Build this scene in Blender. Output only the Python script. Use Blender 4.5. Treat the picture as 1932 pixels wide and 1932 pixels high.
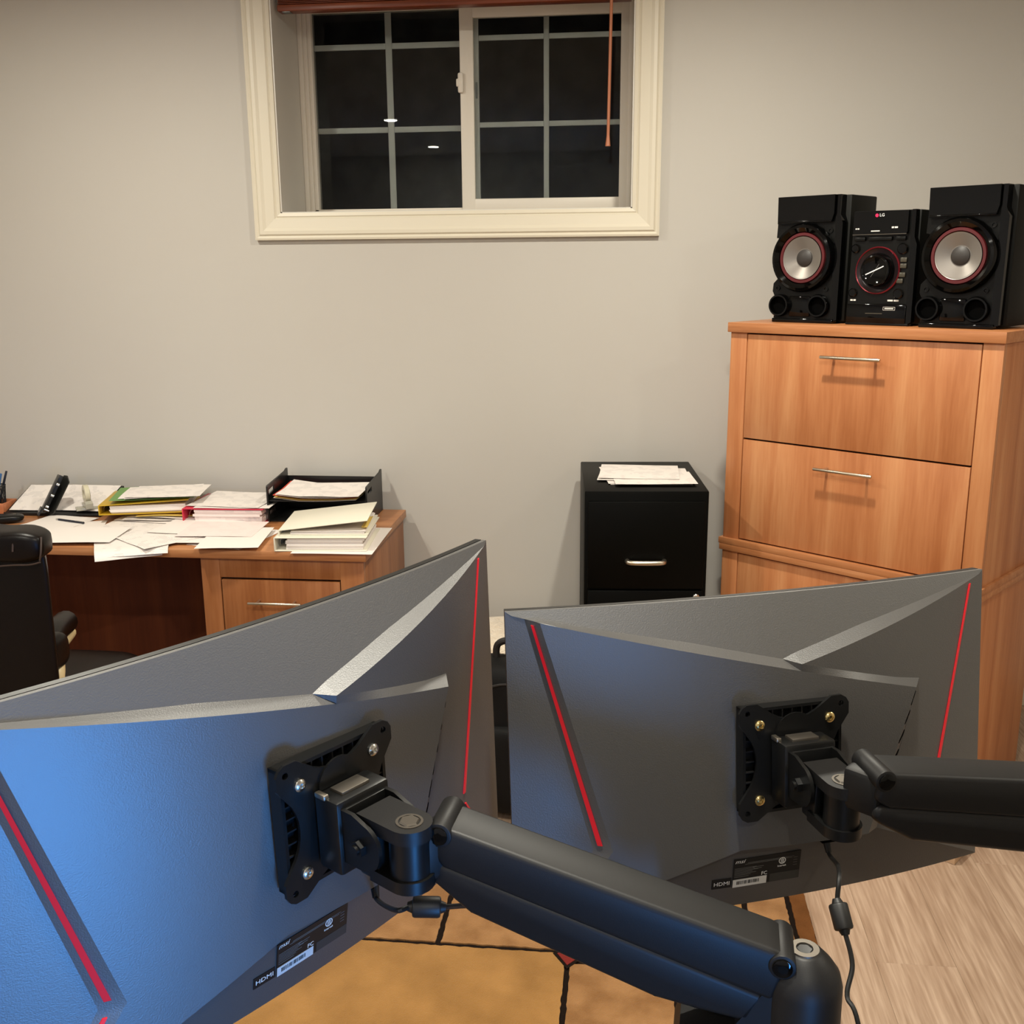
import bpy, bmesh, math, random
from mathutils import Vector, Matrix
from mathutils.geometry import tessellate_polygon
from math import sin, cos, pi, radians, atan2, sqrt

for _o in list(bpy.data.objects):
    bpy.data.objects.remove(_o, do_unlink=True)
SC = bpy.context.scene
COL = SC.collection
random.seed(7)

# ------------------------------------------------------------------ camera, world, exposure
CAM_H = 1.68
cam_d = bpy.data.cameras.new('camera')
cam = bpy.data.objects.new('camera', cam_d)
COL.objects.link(cam)
cam_d.sensor_fit = 'HORIZONTAL'
cam_d.sensor_width = 36.0
cam_d.lens = 36.0
cam_d.clip_start = 0.02
cam.matrix_world = (Matrix.Translation((0, 0, CAM_H)) @ Matrix.Rotation(radians(6.44), 4, 'Z')
                    @ Matrix.Rotation(radians(90 - 13.38), 4, 'X') @ Matrix.Rotation(radians(-0.47), 4, 'Z'))
SC.camera = cam

world = bpy.data.worlds.new('night')
SC.world = world
world.use_nodes = True
world.node_tree.nodes['Background'].inputs[0].default_value = (0.10, 0.13, 0.2, 1)
world.node_tree.nodes['Background'].inputs[1].default_value = 0.01

SC.view_settings.view_transform = 'Standard'
SC.view_settings.look = 'None'
SC.view_settings.gamma = 1.0
SC.view_settings.use_curve_mapping = False
SC.view_settings.exposure = 0.0

# recessed ceiling lights: (x, y, watts)
CEIL = 2.75
POTS = [(0.28, 2.66, 31), (-1.75, 2.66, 27), (2.05, 1.2, 13), (0.06, 0.70, 36), (-1.75, 0.75, 26), (0.28, -0.95, 16), (-1.75, -0.95, 16)]
POT_COLOR = (1.0, 0.955, 0.82)
SCREEN_STRENGTH = 76.0


# ------------------------------------------------------------------ materials
def srgb(r, g, b):
    def f(c):
        c /= 255.0
        return c / 12.92 if c <= 0.04045 else ((c + 0.055) / 1.055) ** 2.4
    return (f(r), f(g), f(b), 1.0)


def new_mat(name):
    m = bpy.data.materials.new(name)
    m.use_nodes = True
    return m, m.node_tree, m.node_tree.nodes['Principled BSDF']


def mat(name, col, rough=0.5, metal=0.0, spec=0.5, col2=None, scale=(1, 1, 1), nscale=5.0, detail=4.0, bump=0.0,
        bscale=200.0, coat=0.0, emit=None, estr=0.0, trans=0.0, lo=0.35, hi=0.65, bdist=0.001, alpha=1.0, sheen=0.0, ior=1.5):
    m, nt, p = new_mat(name)
    p.inputs['Base Color'].default_value = col
    p.inputs['Roughness'].default_value = rough
    p.inputs['Metallic'].default_value = metal
    p.inputs['Specular IOR Level'].default_value = spec
    p.inputs['Coat Weight'].default_value = coat
    p.inputs['Coat Roughness'].default_value = 0.05
    p.inputs['Transmission Weight'].default_value = trans
    p.inputs['Alpha'].default_value = alpha
    p.inputs['IOR'].default_value = ior
    if sheen:
        p.inputs['Sheen Weight'].default_value = sheen
    if emit:
        p.inputs['Emission Color'].default_value = emit
        p.inputs['Emission Strength'].default_value = estr
    tc = nt.nodes.new('ShaderNodeTexCoord')
    if col2:
        mp = nt.nodes.new('ShaderNodeMapping')
        mp.inputs['Scale'].default_value = scale
        nz = nt.nodes.new('ShaderNodeTexNoise')
        nz.inputs['Scale'].default_value = nscale
        nz.inputs['Detail'].default_value = detail
        rp = nt.nodes.new('ShaderNodeValToRGB')
        rp.color_ramp.elements[0].position = lo
        rp.color_ramp.elements[0].color = col
        rp.color_ramp.elements[1].position = hi
        rp.color_ramp.elements[1].color = col2
        nt.links.new(tc.outputs['Object'], mp.inputs[0])
        nt.links.new(mp.outputs[0], nz.inputs['Vector'])
        nt.links.new(nz.outputs['Fac'], rp.inputs[0])
        nt.links.new(rp.outputs[0], p.inputs['Base Color'])
    if bump:
        nb = nt.nodes.new('ShaderNodeTexNoise')
        nb.inputs['Scale'].default_value = bscale
        nb.inputs['Detail'].default_value = 3
        bp = nt.nodes.new('ShaderNodeBump')
        bp.inputs['Strength'].default_value = bump
        bp.inputs['Distance'].default_value = bdist
        nt.links.new(tc.outputs['Object'], nb.inputs['Vector'])
        nt.links.new(nb.outputs['Fac'], bp.inputs['Height'])
        nt.links.new(bp.outputs[0], p.inputs['Normal'])
    return m


def wood(name, dark, mid, light, axis, rough=0.38, fine=1.0, rnd=False, spec=0.4, grainy=0.35, stretch=0.07, r0=0.33, r1=0.68):
    """Laminate wood: broad blotches plus fine streaks along one axis."""
    m, nt, p = new_mat(name)
    p.inputs['Roughness'].default_value = rough
    p.inputs['Specular IOR Level'].default_value = spec
    N, L = nt.nodes, nt.links
    tc = N.new('ShaderNodeTexCoord')
    src = tc.outputs['Object']
    if rnd:
        oi = N.new('ShaderNodeObjectInfo')
        add = N.new('ShaderNodeVectorMath')
        add.operation = 'MULTIPLY_ADD'
        comb = N.new('ShaderNodeCombineXYZ')
        for i in range(3):
            L.new(oi.outputs['Random'], comb.inputs[i])
        L.new(comb.outputs[0], add.inputs[0])
        add.inputs[1].default_value = (37, 53, 11)
        L.new(tc.outputs['Object'], add.inputs[2])
        src = add.outputs[0]
    sc = [1.0, 1.0, 1.0]
    sc[axis] = stretch
    m1 = N.new('ShaderNodeMapping')
    m1.inputs['Scale'].default_value = sc
    L.new(src, m1.inputs[0])
    n1 = N.new('ShaderNodeTexNoise')
    n1.inputs['Scale'].default_value = 14.0 * fine
    n1.inputs['Detail'].default_value = 5
    n1.inputs['Distortion'].default_value = 0.6
    L.new(m1.outputs[0], n1.inputs['Vector'])
    n2 = N.new('ShaderNodeTexNoise')
    n2.inputs['Scale'].default_value = 120.0 * fine
    n2.inputs['Detail'].default_value = 3
    L.new(m1.outputs[0], n2.inputs['Vector'])
    mx = N.new('ShaderNodeMix')
    mx.inputs[0].default_value = grainy
    L.new(n1.outputs['Fac'], mx.inputs[2])
    L.new(n2.outputs['Fac'], mx.inputs[3])
    rp = N.new('ShaderNodeValToRGB')
    e = rp.color_ramp.elements
    e[0].position, e[0].color = r0, dark
    e[1].position, e[1].color = r1, light
    k = e.new(0.5)
    k.color = mid
    L.new(mx.outputs[0], rp.inputs[0])
    L.new(rp.outputs[0], p.inputs['Base Color'])
    bp = N.new('ShaderNodeBump')
    bp.inputs['Strength'].default_value = 0.08
    bp.inputs['Distance'].default_value = 0.001
    L.new(n2.outputs['Fac'], bp.inputs['Height'])
    L.new(bp.outputs[0], p.inputs['Normal'])
    return m


def paper_mat(name, col, ink=0.0, scale=140.0):
    """Paper with faint rows of print."""
    m, nt, p = new_mat(name)
    p.inputs['Roughness'].default_value = 0.75
    p.inputs['Specular IOR Level'].default_value = 0.2
    p.inputs['Base Color'].default_value = col
    if ink:
        N, L = nt.nodes, nt.links
        tc = N.new('ShaderNodeTexCoord')
        sp = N.new('ShaderNodeSeparateXYZ')
        L.new(tc.outputs['Object'], sp.inputs[0])
        ml = N.new('ShaderNodeMath'); ml.operation = 'MULTIPLY'; ml.inputs[1].default_value = scale
        L.new(sp.outputs[1], ml.inputs[0])
        fr = N.new('ShaderNodeMath'); fr.operation = 'FRACT'
        L.new(ml.outputs[0], fr.inputs[0])
        gt = N.new('ShaderNodeMath'); gt.operation = 'GREATER_THAN'; gt.inputs[1].default_value = 0.6
        L.new(fr.outputs[0], gt.inputs[0])
        nz = N.new('ShaderNodeTexNoise'); nz.inputs['Scale'].default_value = 22.0
        L.new(tc.outputs['Object'], nz.inputs['Vector'])
        g2 = N.new('ShaderNodeMath'); g2.operation = 'GREATER_THAN'; g2.inputs[1].default_value = 0.53
        L.new(nz.outputs['Fac'], g2.inputs[0])
        mu = N.new('ShaderNodeMath'); mu.operation = 'MULTIPLY'
        L.new(gt.outputs[0], mu.inputs[0]); L.new(g2.outputs[0], mu.inputs[1])
        m3 = N.new('ShaderNodeMath'); m3.operation = 'MULTIPLY'; m3.inputs[1].default_value = ink
        L.new(mu.outputs[0], m3.inputs[0])
        mx = N.new('ShaderNodeMix'); mx.data_type = 'RGBA'
        mx.inputs[6].default_value = col
        mx.inputs[7].default_value = srgb(110, 110, 118)
        L.new(m3.outputs[0], mx.inputs[0])
        L.new(mx.outputs[2], p.inputs['Base Color'])
    return m


M = {}
M['wall'] = mat('wall_paint', srgb(192, 187, 180), 0.8, spec=0.25, col2=srgb(194, 190, 183), nscale=1.2, bump=0.06, bscale=160)
M['ceiling'] = mat('ceiling_paint', srgb(228, 224, 216), 0.9, spec=0.2, bump=0.1, bscale=90)
M['trim'] = mat('trim_paint', srgb(216, 208, 190), 0.42, spec=0.4)
M['jamb'] = mat('jamb_paint', srgb(208, 203, 194), 0.35, spec=0.4)
M['vinyl'] = mat('window_vinyl', srgb(226, 218, 206), 0.4, spec=0.4)
M['grille'] = mat('window_grille', srgb(196, 194, 186), 0.45)
M['spacer'] = mat('glazing_spacer', srgb(120, 124, 122), 0.4, metal=0.6)
M['glass'] = mat('window_glass', (0.80, 0.84, 0.84, 1), 0.0, trans=1.0, ior=1.26)
M['concrete'] = mat('well_concrete', srgb(60, 60, 58), 0.9, col2=srgb(80, 78, 75), nscale=8)
M['floor_wood'] = wood('oak_laminate_planks', srgb(152, 125, 103), srgb(173, 147, 125), srgb(194, 169, 147), 1, rough=0.5, fine=1.0,
                       rnd=True, grainy=0.6, stretch=0.05, r0=0.35, r1=0.66)
M['subfloor'] = mat('subfloor', srgb(96, 78, 62), 0.9)
M['cherry_v'] = wood('honey_cherry_laminate_upright', srgb(174, 107, 64), srgb(191, 125, 80), srgb(206, 145, 98), 2, grainy=0.25)
M['cherry_h'] = wood('honey_cherry_laminate_lengthwise', srgb(166, 104, 62), srgb(184, 122, 78), srgb(200, 142, 98), 0, grainy=0.4)
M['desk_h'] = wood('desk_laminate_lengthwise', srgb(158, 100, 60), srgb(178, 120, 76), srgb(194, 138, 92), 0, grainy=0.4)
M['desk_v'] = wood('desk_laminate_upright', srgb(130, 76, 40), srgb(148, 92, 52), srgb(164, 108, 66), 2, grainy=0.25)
M['gap'] = mat('dark_gap', srgb(40, 24, 14), 0.9)
M['modesty'] = wood('desk_back_panel_shaded_laminate', srgb(74, 34, 17), srgb(84, 40, 20), srgb(94, 48, 24), 2, grainy=0.2, spec=0.15, rough=0.6)  # dark brown laminate, darkened further: the kneehole shade is put into its colour
M['nickel'] = mat('brushed_nickel', srgb(205, 195, 178), 0.32, metal=1.0)
M['chrome'] = mat('zinc_screw', srgb(215, 215, 210), 0.22, metal=1.0)
M['brass_zinc'] = mat('yellow_zinc_screw', srgb(214, 190, 130), 0.25, metal=1.0)
M['cab_black'] = mat('black_powder_coat', srgb(4, 4, 3), 0.45, spec=0.1, bump=0.15, bscale=500)
M['mon'] = mat('dark_grey_textured_plastic', srgb(54, 52, 50), 0.49, spec=1.0, ior=1.64, bump=0.32, bscale=850, bdist=0.0007)
M['mon_edge'] = mat('black_bezel_plastic', srgb(20, 20, 20), 0.4)
M['mon_screen'] = mat('dark_screen', srgb(6, 6, 8), 0.12)
M['red'] = mat('red_trim_plastic', srgb(224, 28, 42), 0.38, spec=0.5)
M['vent'] = mat('vent_slot_black', srgb(4, 4, 4), 0.95, spec=0.05)
M['arm'] = mat('matte_black_arm_coat', srgb(16, 15, 15), 0.48, spec=0.40, bump=0.15, bscale=1200, bdist=0.0004)
M['arm_blk'] = mat('black_steel', srgb(10, 10, 10), 0.38, spec=0.4)
M['arm_grey'] = mat('dull_grey_steel', srgb(104, 98, 90), 0.45, metal=0.9)
M['rubber'] = mat('black_cable_rubber', srgb(17, 16, 15), 0.5)
M['sticker'] = mat('black_label', srgb(10, 10, 10), 0.45)
M['print_w'] = mat('white_print', srgb(225, 222, 216), 0.6)
M['print_g'] = mat('grey_print', srgb(92, 90, 86), 0.6)
M['print_k'] = mat('black_print', srgb(15, 15, 15), 0.6)
M['sticker_w'] = mat('white_barcode_sticker', srgb(205, 202, 196), 0.5)
M['gloss'] = mat('piano_black_plastic', srgb(4, 4, 4), 0.06, spec=0.3)
M['satin'] = mat('satin_black_plastic', srgb(12, 12, 11), 0.32, spec=0.25)
M['vinyl_blk'] = mat('black_vinyl_wrap', srgb(15, 15, 12), 0.55, spec=0.2, bump=0.2, bscale=600)
M['cone'] = mat('silver_woofer_cone', srgb(150, 144, 138), 0.33, metal=0.8)
M['dome'] = mat('grey_dust_cap', srgb(52, 48, 46), 0.5)
M['surround'] = mat('red_woofer_surround', srgb(84, 16, 22), 0.5)
M['ring_red'] = mat('red_dial_ring', srgb(120, 30, 40), 0.25, metal=0.5)
M['ring_sm'] = mat('smoky_dial_ring', srgb(44, 34, 36), 0.2, metal=0.4)
M['logo_red'] = mat('logo_red', srgb(214, 30, 80), 0.4, emit=srgb(230, 30, 80), estr=0.35)
M['logo_w'] = mat('logo_white', srgb(235, 235, 235), 0.4)
M['btn'] = mat('smoky_button', srgb(70, 66, 56), 0.25)
M['leather'] = mat('dark_brown_leather', srgb(8, 3, 2), 0.36, spec=0.22, bump=0.25, bscale=260, bdist=0.0008)
M['leather_seam'] = mat('leather_seam', srgb(60, 45, 38), 0.45)
M['armwood'] = mat('cream_lacquered_arm', srgb(222, 200, 150), 0.4)
M['castor'] = mat('castor_black', srgb(16, 16, 16), 0.5)
M['paper'] = paper_mat('white_paper', srgb(236, 228, 222))
M['paper_p'] = paper_mat('printed_paper', srgb(234, 226, 220), ink=0.30)
M['paper_pk'] = paper_mat('pinkish_paper', srgb(238, 222, 217), ink=0.12)
M['paper_y'] = mat('yellow_folder_card', srgb(222, 190, 96), 0.7)
M['paper_r'] = mat('red_folder_card', srgb(206, 76, 56), 0.7)
M['binder_w'] = mat('white_binder_vinyl', srgb(232, 226, 208), 0.4)
M['binder_y'] = mat('yellow_binder_vinyl', srgb(196, 158, 40), 0.4)
M['binder_pk'] = mat('red_pink_binder_vinyl', srgb(206, 52, 76), 0.4)
M['green'] = mat('green_folder_card', srgb(110, 150, 84), 0.6)
M['tray'] = mat('black_tray_plastic', srgb(18, 18, 18), 0.35)
M['tape'] = mat('translucent_tape', srgb(205, 198, 172), 0.3, spec=0.5)
M['tape_h'] = mat('clear_tape_holder', srgb(200, 196, 180), 0.2, spec=0.5, trans=0.35)
M['punch'] = mat('black_punch_metal', srgb(34, 34, 32), 0.4)
M['cup_mesh'] = mat('black_wire_mesh', srgb(38, 38, 38), 0.5, metal=0.3)
M['hl'] = mat('yellow_highlighter', srgb(214, 226, 40), 0.4)
M['penblue'] = mat('blue_pen', srgb(50, 96, 150), 0.3)
M['pennavy'] = mat('navy_pen', srgb(22, 28, 44), 0.3)
M['caddy'] = mat('orange_brown_wood', srgb(176, 104, 68), 0.5, col2=srgb(196, 124, 84), scale=(.2, 1, 1), nscale=40)
M['backpack'] = mat('black_nylon', srgb(11, 10, 10), 0.7, spec=0.2, bump=0.3, bscale=500)
M['backpack_trim'] = mat('brownish_black_strap', srgb(24, 19, 18), 0.6)
M['blanket'] = mat('cream_plush', srgb(226, 208, 184), 0.95, spec=0.1, bump=0.9, bscale=120, bdist=0.01, sheen=0.4, col2=srgb(238, 224, 204), nscale=20)
M['kraft'] = mat('kraft_cardboard', srgb(196, 164, 132), 0.7)
M['rug_gold'] = mat('gold_pile', srgb(146, 104, 50), 0.95, spec=0.1, col2=srgb(170, 124, 66), nscale=7, bump=0.7, bscale=420, bdist=0.004, sheen=0.2, detail=6)
M['rug_tan'] = mat('tan_pile', srgb(136, 94, 50), 0.95, spec=0.1, col2=srgb(162, 118, 72), nscale=14, bump=0.7, bscale=420, bdist=0.004, sheen=0.2, detail=6)
M['rug_brown'] = mat('brown_border_pile', srgb(98, 62, 32), 0.95, spec=0.1, col2=srgb(116, 74, 40), nscale=12, bump=0.7, bscale=420, bdist=0.004)
M['rug_black'] = mat('black_pile', srgb(28, 20, 16), 0.95, spec=0.1, bump=0.7, bscale=420, bdist=0.004)
M['rug_red'] = mat('dark_red_pile', srgb(122, 44, 40), 0.95, spec=0.1, bump=0.7, bscale=420, bdist=0.004)
M['blind'] = wood('mahogany_blind', srgb(92, 40, 20), srgb(116, 54, 28), srgb(134, 66, 36), 0, rough=0.35)
M['wand'] = mat('orange_wood_wand', srgb(178, 108, 74), 0.4)
M['pot_trim'] = mat('white_light_trim', srgb(235, 232, 225), 0.5)
M['pot_lens'] = mat('glowing_lens', srgb(255, 240, 220), 0.5, emit=(1.0, 0.93, 0.8, 1), estr=14.0)
M['work_top'] = mat('dark_desk_top', srgb(58, 50, 44), 0.5, col2=srgb(66, 57, 50), scale=(.1, 1, 1), nscale=20)
M['work_leg'] = mat('black_desk_leg', srgb(22, 22, 22), 0.5)
M['lit_screen'] = mat('lit_blue_screen', srgb(20, 30, 50), 0.3, emit=(0.07, 0.36, 1.0, 1), estr=SCREEN_STRENGTH)


# ------------------------------------------------------------------ mesh helpers
INV = {}


def tag(o, label=None, cat=None, group=None, kind=None):
    if label: o['label'] = label
    if cat: o['category'] = cat
    if group: o['group'] = group
    if kind: o['kind'] = kind
    return o


def root(name, loc, rz=0.0, label=None, cat=None, group=None, kind=None):
    o = bpy.data.objects.new(name, None)
    o.empty_display_size = 0.1
    COL.objects.link(o)
    o.location = loc
    o.rotation_euler = (0, 0, rz)
    INV[o] = (Matrix.Translation(loc) @ Matrix.Rotation(rz, 4, 'Z')).inverted()
    return tag(o, label, cat, group, kind)


def frame(o, x, y, z):
    """4x4 from an origin and three axes."""
    return Matrix(((x[0], y[0], z[0], o[0]), (x[1], y[1], z[1], o[1]), (x[2], y[2], z[2], o[2]), (0, 0, 0, 1)))


class MB:
    def __init__(s, T=None):
        s.bm = bmesh.new()
        s.T = T or Matrix.Identity(4)

    def _merge(s, b, T=None):
        b.transform(s.T @ (T or Matrix.Identity(4)))
        me = bpy.data.meshes.new('tmp')
        b.to_mesh(me)
        b.free()
        s.bm.from_mesh(me)
        bpy.data.meshes.remove(me)
        return s

    def box(s, c, size, rz=0.0, bev=0.0, seg=2, T=None):
        b = bmesh.new()
        bmesh.ops.create_cube(b, size=1)
        b.transform(Matrix.Diagonal((size[0], size[1], size[2], 1)))
        if bev:
            bmesh.ops.bevel(b, geom=b.edges[:], offset=bev, segments=seg, affect='EDGES', profile=0.5)
        return s._merge(b, (T or Matrix.Identity(4)) @ Matrix.Translation(c) @ Matrix.Rotation(rz, 4, 'Z'))

    def bb(s, lo, hi, bev=0.0, seg=2, T=None):
        c = [(a + b) / 2 for a, b in zip(lo, hi)]
        return s.box(c, [b - a for a, b in zip(lo, hi)], 0, bev, seg, T)

    def cyl(s, a, b, r, r2=None, n=20, bev=0.0):
        a, b = Vector(a), Vector(b)
        d = b - a
        bm = bmesh.new()
        bmesh.ops.create_cone(bm, cap_ends=True, segments=n, radius1=r, radius2=r if r2 is None else r2, depth=d.length)
        if bev:
            ed = [e for e in bm.edges if len(e.link_faces) == 2 and any(len(f.verts) > 4 for f in e.link_faces)]
            bmesh.ops.bevel(bm, geom=ed, offset=bev, segments=2, affect='EDGES', profile=0.5)
        q = d.to_track_quat('Z', 'Y').to_matrix().to_4x4()
        return s._merge(bm, Matrix.Translation((a + b) / 2) @ q)

    def lathe(s, prof, T=None, n=32):
        """prof: list of (radius, height) revolved about local z."""
        b = bmesh.new()
        rings = []
        for r, h in prof:
            if r < 1e-6:
                rings.append([b.verts.new((0, 0, h))])
            else:
                rings.append([b.verts.new((r * cos(2 * pi * i / n), r * sin(2 * pi * i / n), h)) for i in range(n)])
        for A, B in zip(rings, rings[1:]):
            for i in range(n):
                j = (i + 1) % n
                if len(A) == 1 and len(B) == 1: continue
                if len(A) == 1: b.faces.new((A[0], B[j], B[i]))
                elif len(B) == 1: b.faces.new((A[i], A[j], B[0]))
                else: b.faces.new((A[i], A[j], B[j], B[i]))
        bmesh.ops.recalc_face_normals(b, faces=b.faces[:])
        return s._merge(b, T)

    def prism(s, loops, z0, z1, T=None):
        """loops: outer outline (and holes) in local xy, extruded from z0 to z1."""
        if not isinstance(loops[0][0], (tuple, list)):
            loops = [loops]
        b = bmesh.new()
        flat = [p for l in loops for p in l]
        tris = tessellate_polygon([[Vector((p[0], p[1], 0)) for p in l] for l in loops])
        lo = [b.verts.new((p[0], p[1], z0)) for p in flat]
        hi = [b.verts.new((p[0], p[1], z1)) for p in flat]
        for t in tris:
            try:
                b.faces.new([lo[i] for i in t]); b.faces.new([hi[i] for i in reversed(t)])
            except ValueError:
                pass
        k = 0
        for l in loops:
            n = len(l)
            for i in range(n):
                j = (i + 1) % n
                b.faces.new((lo[k + i], lo[k + j], hi[k + j], hi[k + i]))
            k += n
        bmesh.ops.recalc_face_normals(b, faces=b.faces[:])
        return s._merge(b, T)

    def tube(s, pts, r, n=10, smooth=6):
        P = [Vector(p) for p in pts]
        if smooth:
            P = spline(P, smooth)
        b = bmesh.new()
        t = (P[1] - P[0]).normalized()
        up = t.orthogonal().normalized()
        rings = []
        for i, p in enumerate(P):
            t2 = (P[min(i + 1, len(P) - 1)] - P[max(i - 1, 0)]).normalized()
            up = (up - t2 * up.dot(t2)).normalized()
            sd = t2.cross(up)
            rings.append([b.verts.new(p + r * (cos(2 * pi * k / n) * up + sin(2 * pi * k / n) * sd)) for k in range(n)])
        for A, B in zip(rings, rings[1:]):
            for k in range(n):
                b.faces.new((A[k], A[(k + 1) % n], B[(k + 1) % n], B[k]))
        b.faces.new(list(reversed(rings[0]))); b.faces.new(rings[-1])
        bmesh.ops.recalc_face_normals(b, faces=b.faces[:])
        return s._merge(b)

    def pillow(s, c, size, e=0.35, rz=0.0, nu=28, nv=16, T=None, fn=None):
        """superellipsoid with half-axes from size"""
        def pw(v, k): return math.copysign(abs(v) ** k, v)
        b = bmesh.new()
        rows = []
        for j in range(nv + 1):
            ph = -pi / 2 + pi * j / nv
            row = []
            for i in range(nu):
                th = 2 * pi * i / nu
                p = Vector((pw(cos(ph), e) * pw(cos(th), e), pw(cos(ph), e) * pw(sin(th), e), pw(sin(ph), e)))
                p = Vector((p.x * size[0] / 2, p.y * size[1] / 2, p.z * size[2] / 2))
                if fn: p = fn(p)
                row.append(b.verts.new(p))
            rows.append(row)
        for A, B in zip(rows, rows[1:]):
            for i in range(nu):
                b.faces.new((A[i], A[(i + 1) % nu], B[(i + 1) % nu], B[i]))
        bmesh.ops.remove_doubles(b, verts=b.verts[:], dist=1e-6)
        bmesh.ops.recalc_face_normals(b, faces=b.faces[:])
        return s._merge(b, (T or Matrix.Identity(4)) @ Matrix.Translation(c) @ Matrix.Rotation(rz, 4, 'Z'))

    def build(s, name, m, parent=None, sharp=35, label=None, local=False, anchor=None):
        """world-space geometry unless local; parts go into the frame of their thing"""
        o_root = parent
        while o_root is not None and o_root.parent is not None:
            o_root = o_root.parent
        if parent is not None and not local and o_root in INV:
            s.bm.transform(INV[o_root])
        if parent is None and anchor is not None:
            s.bm.transform(Matrix.Translation(anchor).inverted())
        me = bpy.data.meshes.new(name)
        for f in s.bm.faces: f.smooth = True
        s.bm.to_mesh(me)
        s.bm.free()
        me.set_sharp_from_angle(angle=radians(sharp))
        me.materials.append(M[m] if isinstance(m, str) else m)
        o = bpy.data.objects.new(name, me)
        COL.objects.link(o)
        if parent is not None: o.parent = parent
        elif anchor is not None: o.location = anchor
        if label: o['label'] = label
        return o


def spline(P, k=6):
    """Catmull-Rom through the points"""
    P = [Vector(p) for p in P]
    out = []
    for i in range(len(P) - 1):
        p0, p1, p2, p3 = P[max(i - 1, 0)], P[i], P[i + 1], P[min(i + 2, len(P) - 1)]
        for j in range(k):
            t = j / k
            out.append(0.5 * ((2 * p1) + (p2 - p0) * t + (2 * p0 - 5 * p1 + 4 * p2 - p3) * t * t + (3 * p1 - p0 - 3 * p2 + p3) * t ** 3))
    out.append(P[-1])
    return out


def circle(cx, cy, r, n=16, a0=0.0):
    return [(cx + r * cos(a0 + 2 * pi * i / n), cy + r * sin(a0 + 2 * pi * i / n)) for i in range(n)]


def rrect(x0, y0, x1, y1, r, n=4):
    out = []
    for cx, cy, a in ((x1 - r, y1 - r, 0), (x0 + r, y1 - r, pi / 2), (x0 + r, y0 + r, pi), (x1 - r, y0 + r, 1.5 * pi)):
        for i in range(n + 1):
            t = a + pi / 2 * i / n
            out.append((cx + r * cos(t), cy + r * sin(t)))
    return out


def text(body, size, m, parent, T, name, ext=0.0002, shear=0.0, align='LEFT', xs=1.0):
    """flat lettering as a mesh part; T places it (text lies in local xy)."""
    cu = bpy.data.curves.new(name, 'FONT')
    cu.body = body
    cu.size = size
    cu.extrude = ext
    cu.shear = shear
    cu.align_x = align
    cu.resolution_u = 2
    t = bpy.data.objects.new('tmp', cu)
    COL.objects.link(t)
    bpy.context.view_layer.update()
    me = bpy.data.meshes.new_from_object(t.evaluated_get(bpy.context.evaluated_depsgraph_get()))
    bpy.data.objects.remove(t, do_unlink=True)
    r = parent
    while r.parent is not None: r = r.parent
    me.transform(INV.get(r, Matrix.Identity(4)) @ T @ Matrix.Diagonal((xs, 1, 1, 1)))
    me.materials.clear()
    me.materials.append(M[m])
    o = bpy.data.objects.new(name, me)
    COL.objects.link(o)
    o.parent = parent
    return o


# ------------------------------------------------------------------ room shell
X0, X1, Y0, YW = -3.2, 2.45, -1.7, 3.93
OX0, OX1, OZ0, OZ1 = -1.318, 0.009, 1.891, 2.70      # window opening


def struct(mb, name, m, anchor=(0, 0, 0)):
    return tag(mb.build(name, m, None, anchor=anchor), kind='structure')


TH = 0.36
w = MB()
w.bb((X0 - .12, YW, 0), (OX0, YW + TH, CEIL)).bb((OX1, YW, 0), (X1 + .12, YW + TH, CEIL))
w.bb((OX0, YW, 0), (OX1, YW + TH, OZ0)).bb((OX0, YW, OZ1), (OX1, YW + TH, CEIL))
struct(w, 'wall_back', 'wall')
struct(MB().bb((X0 - .12, Y0 - .12, 0), (X0, YW, CEIL)), 'wall_left', 'wall')
struct(MB().bb((X1, Y0 - .12, 0), (X1 + .12, YW, CEIL)), 'wall_right', 'wall')
struct(MB().bb((X0, Y0 - .12, 0), (X1, Y0, CEIL)), 'wall_front', 'wall')
struct(MB().bb((X0 - .12, Y0 - .12, CEIL), (X1 + .12, YW + TH, CEIL + .1)), 'ceiling', 'ceiling')
fl = struct(MB().bb((X0 - .12, Y0 - .12, -.12), (X1 + .12, YW + TH, -.009)), 'floor', 'subfloor')
PW, PL = 0.192, 1.285
pm = MB().bb((0, 0, -.009), (PW - .0008, PL - .0008, 0), bev=.0006, seg=1)
plank = pm.build('plank', 'floor_wood', None)
meshes = {}
i = 0
x = X0
first = True
while x < X1:
    y = Y0 - PL * (0.15 + 0.37 * (i % 3))
    wx = min(PW, X1 - x)
    while y < YW:
        ya, yb = max(y, Y0), min(y + PL, YW)
        if yb - ya > .02:
            key = (round(wx, 3), round(yb - ya, 3))
            if key not in meshes:
                q = MB().bb((0, 0, -.009), (wx - .0003, yb - ya - .0003, 0), bev=.0006, seg=1).build('plank', 'floor_wood', None)
                meshes[key] = q.data
                bpy.data.objects.remove(q, do_unlink=True)
            if first:
                o = plank; o.data = meshes[key]; first = False
            else:
                o = bpy.data.objects.new('plank', meshes[key]); COL.objects.link(o)
            o.location = (x, ya, 0)
            o.parent = fl
        y += PL
    x += PW
    i += 1
struct(MB().bb((X0, YW - .014, 0), (X1, YW, .1), bev=.004), 'baseboard_back', 'trim')
struct(MB().bb((X0, Y0, 0), (X0 + .014, YW - .014, .1), bev=.004), 'baseboard_left', 'trim')
struct(MB().bb((X1 - .014, Y0, 0), (X1, YW - .014, .1), bev=.004), 'baseboard_right', 'trim')
struct(MB().bb((X0 + .014, Y0, 0), (X1 - .014, Y0 + .014, .1), bev=.004), 'baseboard_front', 'trim')

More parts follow.
